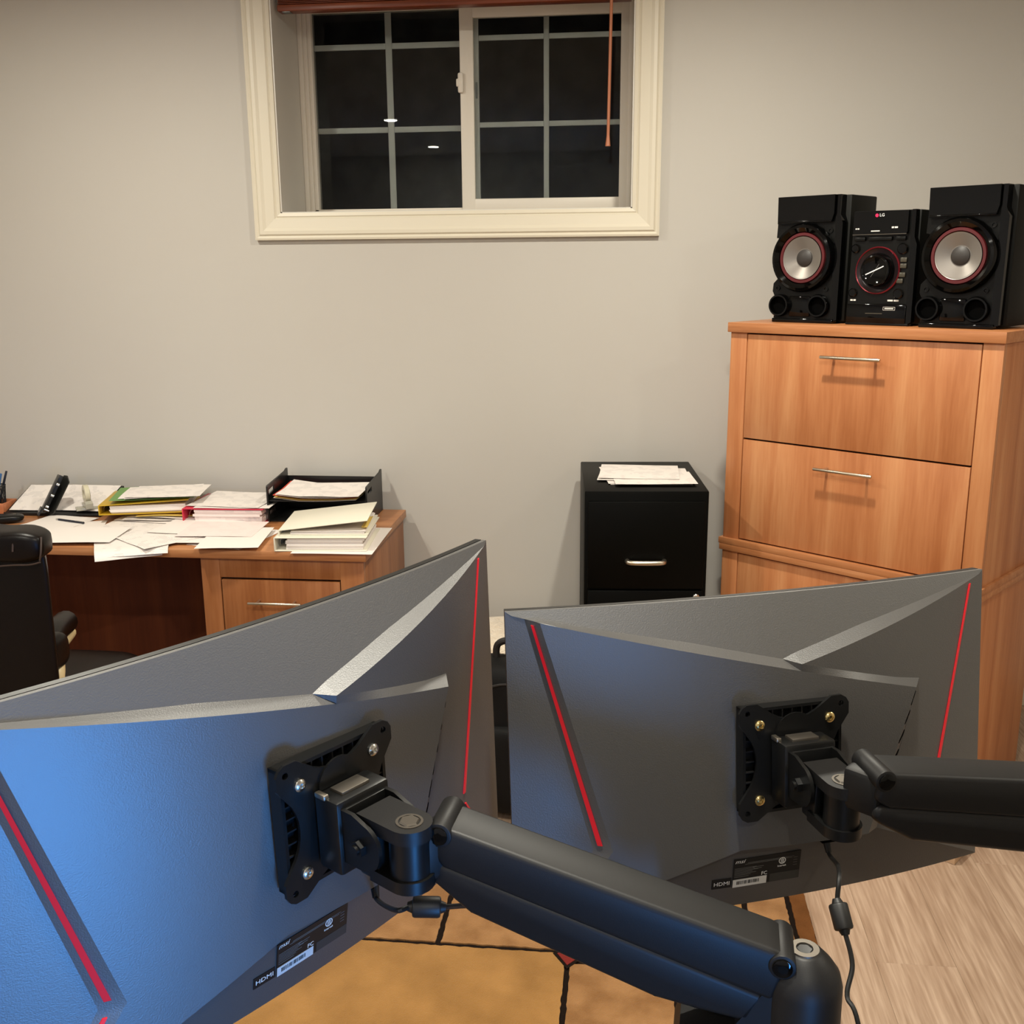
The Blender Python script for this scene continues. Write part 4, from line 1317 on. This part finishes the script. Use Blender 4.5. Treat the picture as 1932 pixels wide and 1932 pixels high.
    # vents on the chamfer at the end of the main panel
    for k in range(6):
        t = .13 + .13 * k
        b = bmesh.new()
        q = []
        for tt, ff in ((t, .12), (t - .028, .80), (t - .055, .80), (t - .027, .12)):
            A0 = (.145 + (.09 - .145) * tt, vB(.145) + (-.088 - vB(.145)) * tt, dM(.1))
            B0 = (.163 + (.106 - .163) * tt, vB(.145) + .003 + (-.088 - vB(.145) - .003) * tt, dW(.163) + (dW(.106) - dW(.163)) * tt)
            q.append(b.verts.new(bend(A0[0] + (B0[0] - A0[0]) * ff, A0[1] + (B0[1] - A0[1]) * ff, A0[2] + (B0[2] - A0[2]) * ff + .0009)))
        b.faces.new(q)
        ex = bmesh.ops.extrude_face_region(b, geom=b.faces[:])
        for v_ in ex['geom']:
            if isinstance(v_, bmesh.types.BMVert): v_.co.y += .002
        bmesh.ops.recalc_face_normals(b, faces=b.faces[:])
        mm = MB(); mm._merge(b)
        mm.build('vent_slot', 'vent', r, local=True)
    # mount frame (ribbed square well behind the arm's plate)
    v0 = .0087
    mf = MB()
    y0, y1 = -.0330, -.0466
    for a, b2 in (((-.053, v0 - .053), (-.050, v0 + .053)), ((.050, v0 - .053), (.053, v0 + .053)), ((-.053, v0 - .053), (.053, v0 - .050)), ((-.053, v0 + .050), (.053, v0 + .053))):
        mf.bb((a[0], y1, a[1]), (b2[0], y0, b2[1]))
    mf.bb((-.05, -.0390, v0 - .05), (.05, y0, v0 + .05))
    for sx in (-.0375, .0375):
        for sz in (-.0375, .0375):
            mf.cyl((sx, -.036, v0 + sz), (sx, -.0472, v0 + sz), .007, n=16)
    fo = mf.build('mount_frame', 'arm_blk', r, local=True)
    for k in range(9):
        z = v0 - .042 + .0105 * k
        MB().bb((-.0505, -.0455, z - .0007), (-.0405, -.0365, z + .0007)).build('rib', 'arm', fo, local=True)
        MB().bb((z - v0 - .0007, -.0455, v0 + .0405), (z - v0 + .0007, -.0365, v0 + .0505)).build('rib', 'arm', fo, local=True)
        MB().bb((.0405, -.0455, z - .0007), (.0505, -.0365, z + .0007)).build('rib', 'arm', fo, local=True)
    # rating label on the chin, lying on the slanted chin surface
    def chin_T(u, v):
        p = bend(u, v, dC(u, v) + .0003)
        ex_ = (bend(u + .001, v, dC(u, v)) - bend(u - .001, v, dC(u, v))).normalized()
        ey_ = (bend(u, v + .001, dC(u, v + .001)) - bend(u, v - .001, dC(u, v - .001))).normalized()
        return frame(p, ex_, ey_, ex_.cross(ey_))
    lu, lv = -.0075, -.1235
    TL_ = chin_T(lu, lv)
    lb = MB(TL_)
    lb.bb((-.0375, -.0165, -.0004), (.0375, .0165, .0003))
    lab = lb.build('rating_label', 'sticker', r, local=True)
    MB(TL_).bb((.004, -.0163, .0003), (.0372, -.0065, .00045)).build('label_grey_field', mat('label_grey', srgb(48, 47, 44), .5) if 'label_grey' not in bpy.data.materials else bpy.data.materials['label_grey'], lab, local=True)
    MB(TL_).bb((-.0372, -.0165, .0003), (.0005, -.0075, .0006)).build('barcode_sticker', 'sticker_w', lab, local=True)
    bar = MB(TL_)
    rb = random.Random(5)
    xx = -.033
    while xx < -.008:
        w_ = rb.choice((.0003, .0005, .0008))
        bar.bb((xx, -.0135, .0006), (xx + w_, -.0095, .0008))
        xx += w_ + rb.choice((.0003, .0005, .0009))
    bar.build('barcode', 'print_k', lab, local=True)
    tl = MB(TL_)
    for (x0, x1, yy) in ((-.022, .030, .0108), (-.025, .028, .0094), (-.036, -.012, .0052), (-.036, -.014, .0036), (-.036, -.010, .002), (-.036, -.016, .0004), (-.036, -.012, -.0012), (-.036, -.018, -.0028),
                         (-.016, -.004, .0046), (-.015, -.006, .0026), (-.036, -.02, -.0048), (.0295, .034, .009), (.0295, .034, .006), (.0295, .034, .003), (.0295, .034, .0)):
        tl.bb((x0, yy, .0003), (x1, yy + .0006, .0004))
    tl.build('small_print', 'print_g', lab, local=True)
    INV[r] = Matrix.Identity(4)
    text('msi', .0062, 'print_w', lab, TL_ @ Matrix.Translation((-.0365, .0118, .0004)), 'maker_letters', ext=.0001, shear=.35, xs=1.25)
    text('FC', .0058, 'print_w', lab, TL_ @ Matrix.Translation((-.006, -.0062, .0004)), 'approval_letters', ext=.0001)
    text('Intertek', .0030, 'print_w', lab, TL_ @ Matrix.Translation((.0118, .0005, .0004)), 'test_mark_letters', ext=.0001)
    ri = MB(TL_)
    ri.lathe([(.0032, .0003), (.0032, .0005), (.0039, .0005), (.0039, .0003)], Matrix.Translation((.0168, .0075, 0)), n=24)
    ri.bb((.0152, .0048, .0003), (.0158, .0095, .0005)).bb((.0166, .0048, .0003), (.0172, .0105, .0005)).bb((.018, .0048, .0003), (.0186, .0095, .0005))
    ri.build('test_mark', 'print_w', lab, local=True)
    # HDMI sticker
    TH_ = chin_T(-.0565, -.1335)
    hd = MB(TH_).bb((-.0105, -.0055, -.0003), (.0105, .0055, .0003)).build('port_sticker', 'sticker', r, local=True)
    text('HDMI', .0062, 'print_w', hd, TH_ @ Matrix.Translation((-.0088, -.0022, .0004)), 'port_letters', ext=.0001, xs=1.15)
    del INV[r]
    # socket under the ledge
    MB().bb((.043, -.030, -.094), (.058, -.012, -.0875)).build('power_socket', 'vent', r, local=True)
    return r, Tm


QR = (0.1513, 0.983, 1.2005, 0.3611, -0.1081, 0.0017)
QL = (-0.2633, 0.7519, 1.249, 0.9764, -0.0238, -0.0146)
monR, TR_ = monitor(QR[:3], *QR[3:], 'dark grey curved monitor with red stripes, back to camera, nearer the file cabinets', 'brass_zinc')
monL, TL2 = monitor(QL[:3], *QL[3:], 'dark grey curved monitor with red stripes, back to camera, nearer the leather chair', 'chrome')


# ------------------------------------------------------------------ gas-spring monitor arms
DESK_Z = .745


def arm(Tm, yaw, V, F, a, length, E, pole, label, screw_m):
    V, F, E, pole = Vector(V), Vector(F), Vector(E), Vector(pole)
    r = root('monitor_arm', (pole.x, pole.y, DESK_Z), label=label, cat='monitor arm', group='pair of monitor arms')
    v0 = .0087
    TV = Tm @ Matrix.Translation((0, 0, v0)) @ RX          # local x = u, y = v, z = outward
    # plate
    h, k = .0585, .040
    def conc():
        pts = []
        for q in range(4):
            ang = q * pi / 2
            # concave arc on the side, then the corner lobe
            side_ = [(k, h)] if False else []
            R2 = .0445
            cy = .0405 + R2
            a0 = math.asin(.0345 / R2)
            arcp = [(R2 * sin(t), cy - R2 * cos(t)) for t in lin(a0, -a0, 10)]
            lob = [(h - .018, h), (.0355, h - .003)]
            pts_q = [(h, .0355 + .004), (h, h - .008), (h - .003, h - .003), (h - .008, h), (.0355 + .004, h)] + arcp[1:-1]
            for (x_, y_) in pts_q:
                pts.append((x_ * cos(ang) - y_ * sin(ang), x_ * sin(ang) + y_ * cos(ang)))
        return pts
    outl = conc()
    holes = [list(reversed(circle(sx * .050, sy * .050, .0028, 12))) for sx in (-1, 1) for sy in (-1, 1)]
    pl = MB(TV).prism([outl] + holes, .0475, .0505).build('mount_plate', 'arm_blk', r, sharp=30)
    for sx in (-1, 1):
        for sy in (-1, 1):
            if sx == 1 and sy == -1: continue
            S = TV @ Matrix.Translation((sx * .0375, sy * .0375, .0505))
            MB(S).lathe([(.0052, 0), (.0052, .0012), (.0040, .0024), (.0022, .0028), (.0018, .0016), (0, .0014)], n=20).build('plate_screw', screw_m, pl)
    MB(TV @ Matrix.Translation((.0375, -.0375, .0505))).lathe([(.0052, 0), (.0052, .0012), (.0040, .0024), (.0022, .0028), (.0018, .0016), (0, .0014)], n=20).build('plate_screw', screw_m, pl)
    # quick-release tongue behind the block
    tong = [(-.021, .0), (.021, .0), (.021, .026)] + arc(0, .026, .021, 0, 180, 12) + [(-.021, .026)]
    MB(TV).prism(tong, .0505, .0525).build('release_tongue', 'arm_blk', pl)
    hb = MB(TV)
    hb.bb((-.027, -.036, .0525), (.027, .026, .080), bev=.003)
    hb.build('head_block', 'arm_blk', r)
    MB(TV).bb((-.015, .024, .058), (.013, .0285, .073), bev=.0008).build('slot_insert', 'arm_grey', r)
    MB(TV).bb((-.0275, .024, .054), (-.0225, .0285, .066), bev=.001).build('latch_tab', 'nickel', r)
    # clevis: two cheeks and a back web
    cl = MB(TV)
    cheek = [(-.024, .080), (.020, .080), (.020, .092)] + arc(-.004, .1015, .0195, 10, 170, 12) + [(-.024, .1015)]
    TK_ = TV @ Matrix.Rotation(0, 4, 'X')
    for sx in (-.0235, .0200):
        CT_ = TV @ frame((sx, 0, 0), (0, 1, 0), (0, 0, 1), (1, 0, 0))
        cc = MB(CT_)
        cc.prism(cheek, 0, .0035)
        cc.build('clevis_cheek', 'arm_blk', r)
    MB(TV).bb((-.0235, -.024, .0795), (.0235, .020, .0825), bev=.0008).build('clevis_web', 'arm_blk', r)
    P0 = TV @ Vector((-.0235, -.004, .1005)); P1 = TV @ Vector((.0235, -.004, .1005))
    ax = (P1 - P0).normalized()
    MB().cyl(P0 - ax * .005, P0, .0068, n=6).cyl(P0 - ax * .0075, P0 - ax * .005, .0042, n=14).build('tilt_bolt', 'arm_blk', r)
    MB().cyl(P1, P1 + ax * .005, .0068, n=6).build('tilt_nut', 'arm_blk', r)
    # yoke: block between the cheeks carrying the vertical pivot
    nrm = Vector((sin(yaw), -cos(yaw), 0))
    sdx = Vector((cos(yaw), sin(yaw), 0))
    Ty = frame(V, nrm, sdx, (0, 0, 1))       # x outward, y to the right, z up ; origin at pivot
    def tongue(z0, z1, back, rad):
        pts = [(-back, -rad), (0, -rad)] + arc(0, 0, rad, -80, 80, 12) + [(0, rad), (-back, rad)]
        return MB(Ty).prism(pts, z0, z1)
    tongue(.010, .021, .040, .0175).build('yoke_upper', 'arm', r)
    tongue(-.030, -.020, .026, .0185).build('yoke_lower', 'arm_blk', r)
    MB(Ty).bb((-.040, -.0165, -.030), (-.018, .0165, .012), bev=.002).build('yoke_block', 'arm_blk', r)
    MB(Ty).lathe([(.0085, .021), (.0085, .0216), (.0105, .0216), (.0105, .021)], n=28).build('pivot_washer', 'arm_grey', r)
    MB(Ty).lathe([(0, .0224), (.0072, .0224), (.0082, .0212)], n=6).build('pivot_screw', 'arm_grey', r)
    MB(Ty).cyl((0, 0, -.020), (0, 0, .010), .0160, n=28).build('pivot_barrel', 'arm_blk', r)
    # gas spring beam
    a = Vector(a).normalized()
    sd = Vector((a.y, -a.x, 0)).normalized()       # horizontal, toward the camera side
    if sd.dot(Vector((0, -1, 0))) < 0: sd = -sd
    up = sd.cross(a)
    if up.z < 0: up = -up
    TA = frame(F, a, up, sd)                       # x along, y up, z toward viewer
    hw = .0205
    lk = MB()
    mid = (V + F) / 2
    dv = (F - V)
    hd_ = Vector((dv.x, dv.y, 0))
    TLk = frame(Vector((V.x, V.y, F.z - .012)), hd_.normalized(), Vector((0, 0, 1)).cross(hd_.normalized()), (0, 0, 1))
    MB(TLk).bb((.004, -.0135, -.022), (hd_.length + .012, .0135, .017), bev=.005).build('front_link', 'arm', r)
    beam = [(-.004, .0100), (.010, .0112), (length - .01, .0140), (length + .004, .012), (length + .004, -.027), (.010, -.022), (-.004, -.015)]
    bmx = MB(TA)
    b = bmesh.new()
    lo = [b.verts.new((p[0], p[1], -hw)) for p in beam]
    hi = [b.verts.new((p[0], p[1], hw)) for p in beam]
    n_ = len(beam)
    b.faces.new(lo); b.faces.new(list(reversed(hi)))
    for i_ in range(n_):
        b.faces.new((lo[i_], lo[(i_ + 1) % n_], hi[(i_ + 1) % n_], hi[i_]))
    bmesh.ops.recalc_face_normals(b, faces=b.faces[:])
    bmesh.ops.bevel(b, geom=b.edges[:], offset=.0045, segments=3, affect='EDGES', profile=.5)
    bmx._merge(b)
    bmx.build('spring_cover', 'arm', r, sharp=40)
    low = [(.000, -.020), (-.003, -.032), (.006, -.038), (.040, -.052), (length - .075, -.0615), (length - .045, -.058), (length - .005, -.052), (length, -.025)]
    b = bmesh.new()
    lo = [b.verts.new((p[0], p[1], -hw + .001)) for p in low]
    hi = [b.verts.new((p[0], p[1], hw - .001)) for p in low]
    n_ = len(low)
    b.faces.new(lo); b.faces.new(list(reversed(hi)))
    for i_ in range(n_):
        b.faces.new((lo[i_], lo[(i_ + 1) % n_], hi[(i_ + 1) % n_], hi[i_]))
    bmesh.ops.recalc_face_normals(b, faces=b.faces[:])
    bmesh.ops.bevel(b, geom=b.edges[:], offset=.005, segments=3, affect='EDGES', profile=.5)
    q = MB(TA); q._merge(b)
    q.build('cable_cover', 'arm', r, sharp=40)
    for xx in (0.0, length):
        c0 = TA @ Vector((xx, .0045, -hw - .0015)); c1 = TA @ Vector((xx, .0045, hw + .0015))
        pin = MB().cyl(c0, c1, .0098, n=24, bev=.001).build('pivot_pin', 'arm', r)
        MB().cyl(c1, c1 + sd * .0018, .0072, n=20, bev=.0006).cyl(c1 + sd * .0018, c1 + sd * .0019, .0035, n=6).build('pin_screw', 'gloss', pin)
    # elbow housing
    MB(Matrix.Translation((E.x, E.y, 0))).lathe([(0, E.z), (.0108, E.z), (.0130, E.z - .001), (.021, E.z - .0095), (.0262, E.z - .017), (.0285, E.z - .026), (.0290, E.z - .125), (0, E.z - .125)], n=36).build('elbow_housing', 'arm', r)
    MB(Matrix.Translation((E.x, E.y, E.z))).lathe([(.0060, .0002), (.0062, .0012), (.0105, .0012), (.0108, .0)], n=28).build('elbow_washer', 'arm_grey', r)
    MB(Matrix.Translation((E.x, E.y, E.z))).lathe([(0, .0002), (.0055, .0004), (.006, 0)], n=6).build('elbow_screw', 'arm_blk', r)
    Rr = TA @ Vector((length, 0, 0))
    dE = Vector((E.x - Rr.x, E.y - Rr.y, 0))
    TE = frame(Vector((Rr.x, Rr.y, E.z)), a.copy() if dE.length < 1e-4 else Vector((a.x, a.y, 0)).normalized(), Vector((0, 0, 1)).cross(Vector((a.x, a.y, 0)).normalized()), (0, 0, 1))
    MB(TE @ frame((0, .0195, 0), (1, 0, 0), (0, 0, 1), (0, -1, 0))).prism([(-.012, -.030), (.004, -.014), (.026, -.010), (.030, -.020), (.030, -.125), (-.040, -.125), (-.075, -.082), (-.070, -.066), (-.03, -.058)], 0, .039).build('elbow_fork', 'arm', r)
    # lower link, pole and clamp
    dp = pole - E
    dp.z = 0
    TLn = frame(Vector((E.x, E.y, E.z - .145)), dp.normalized(), Vector((0, 0, 1)).cross(dp.normalized()), (0, 0, 1))
    Ln = dp.length
    MB(TLn).bb((-.02, -.024, -.02), (Ln + .02, .024, .019), bev=.009).build('lower_link', 'arm', r)
    MB().cyl((pole.x, pole.y, DESK_Z + .008), (pole.x, pole.y, E.z - .16), .0175, n=28).cyl((pole.x, pole.y, E.z - .185), (pole.x, pole.y, E.z - .11), .027, n=28, bev=.003).build('pole', 'arm_blk', r)
    MB().box((pole.x, pole.y, DESK_Z + .0045), (.09, .09, .008), bev=.002).cyl((pole.x, pole.y, DESK_Z + .006), (pole.x, pole.y, DESK_Z + .05), .03, .022, n=24).build('desk_base', 'arm_blk', r)
    return r


VL = TL2 @ Vector((0, -.130, .0087))
VL.z -= .004
VR = TR_ @ Vector((0, -.135, .0087))
VR.z -= .010
aL = Vector((.9535, -.0915, -.2871))
aR = Vector((.953, .2658, -.1456))
FL = Vector((-.1332, .7006, 1.2629))
FR = Vector((.2185, .8424, 1.2494))
LEN = .2646
RL = FL + aL.normalized() * LEN
RR = FR + aR.normalized() * LEN
EL = Vector((.1365, .673, 1.1945))
ER = RR + Vector((.953, .2658, 0)) * .018
ER.z = RR.z + .008
arm(TL2, QL[3], VL, FL, aL, LEN, EL, (.30, .50, 0), 'black gas spring arm crossing the foreground, holding the monitor nearer the chair', 'chrome')
arm(TR_, QR[3], VR, FR, aR, LEN, ER, (.66, .735, 0), 'black gas spring arm leaving the picture edge, holding the monitor nearer the cabinets', 'brass_zinc')


# ------------------------------------------------------------------ monitor power cables with ferrite beads
def cable(pts, f0, f1, label, plugT):
    r = root('power_cable', pts[0], label=label, cat='cable', group='monitor power cables')
    MB().tube(pts, .0021, n=8, smooth=8).build('cord', 'rubber', r)
    f0, f1 = Vector(f0), Vector(f1)
    MB().cyl(f0, f1, .0082, n=18, bev=.002).build('ferrite_bead', 'rubber', r)
    d = (f1 - f0).normalized()
    MB().cyl(f0 - d * .004, f0, .0034, .005, n=12).cyl(f1, f1 + d * .004, .005, .0034, n=12).build('strain_relief', 'rubber', r)
    p = Vector(pts[0])
    q = MB().cyl(p, p + (Vector(pts[1]) - p).normalized() * .016, .0045, .0030, n=12)
    q.build('plug', 'rubber', r)
    return r


pl_ = TL2 @ Vector((.0505, -.024, -.090))
pr_ = TR_ @ Vector((.0505, -.024, -.090))
cable([pl_, pl_ + Vector((.004, -.010, -.012)), (-.172, .690, 1.194), (-.159, .693, 1.196), (-.137, .696, 1.195), (-.118, .728, 1.176), (-.07, .765, 1.155), (.0, .78, 1.115), (.07, .775, 1.04), (.12, .75, .90), (.15, .69, .749), (.22, .60, .749)],
      (-.159, .693, 1.196), (-.137, .696, 1.195), 'black power cable with round ferrite bead hanging behind the foreground arm', None)
cable([pr_, pr_ + Vector((.003, -.006, -.016)), (.193, .829, 1.164), (.188, .804, 1.147), (.192, .790, 1.131), (.197, .775, 1.109), (.191, .760, 1.090), (.198, .746, 1.075), (.215, .72, .98), (.22, .70, .85), (.24, .66, .749), (.34, .55, .749)],
      (.188, .804, 1.147), (.192, .790, 1.131), 'black power cable with ferrite bead hanging in front of the wood floor', None)

# ------------------------------------------------------------------ the desk the arms stand on (below the picture) and the lit screen on it
wk = root('computer_desk', (.35, .45, 0), label='dark desk below the monitors that carries both monitor arms', cat='desk')
MB().bb((-.6, -.42, .715), (1.35, .80, DESK_Z), bev=.003).build('desk_top', 'work_top', wk)
for lx in (-.55, 1.30):
    for ly in (-.37, .75):
        MB().bb((lx - .025, ly - .025, 0), (lx + .025, ly + .025, .715), bev=.002).build('leg', 'work_leg', wk)
for ly in (-.37, .75):
    MB().bb((-.525, ly - .01, .65), (1.275, ly + .01, .715)).build('apron_rail', 'work_leg', wk)
SX, SY, SZ = .33, -.08, .985
sn = Vector((-1.0, -.20, .12)).normalized()
sxx = Vector((0, 0, 1)).cross(sn).normalized()
TSn = frame((SX, SY, SZ), sxx, sn.cross(sxx), sn)
ls = root('desktop_monitor', (SX, SY, DESK_Z), label='small switched-on desktop monitor with a bluish picture standing on the dark desk', cat='monitor')
MB(TSn).bb((-.215, -.13, -.022), (.215, .13, -.001), bev=.003).build('housing', 'mon_edge', ls)
MB(TSn).bb((-.208, -.12, -.001), (.208, .124, .0005)).build('screen', 'lit_screen', ls)
MB().cyl((SX + .036, SY + .004, DESK_Z + .01), (SX + .036, SY + .004, SZ), .014, n=16).build('stand_neck', 'mon_edge', ls)
MB().cyl((SX + .03, SY, DESK_Z + .0005), (SX + .03, SY, DESK_Z + .012), .09, n=32, bev=.002).build('stand_foot', 'mon_edge', ls)
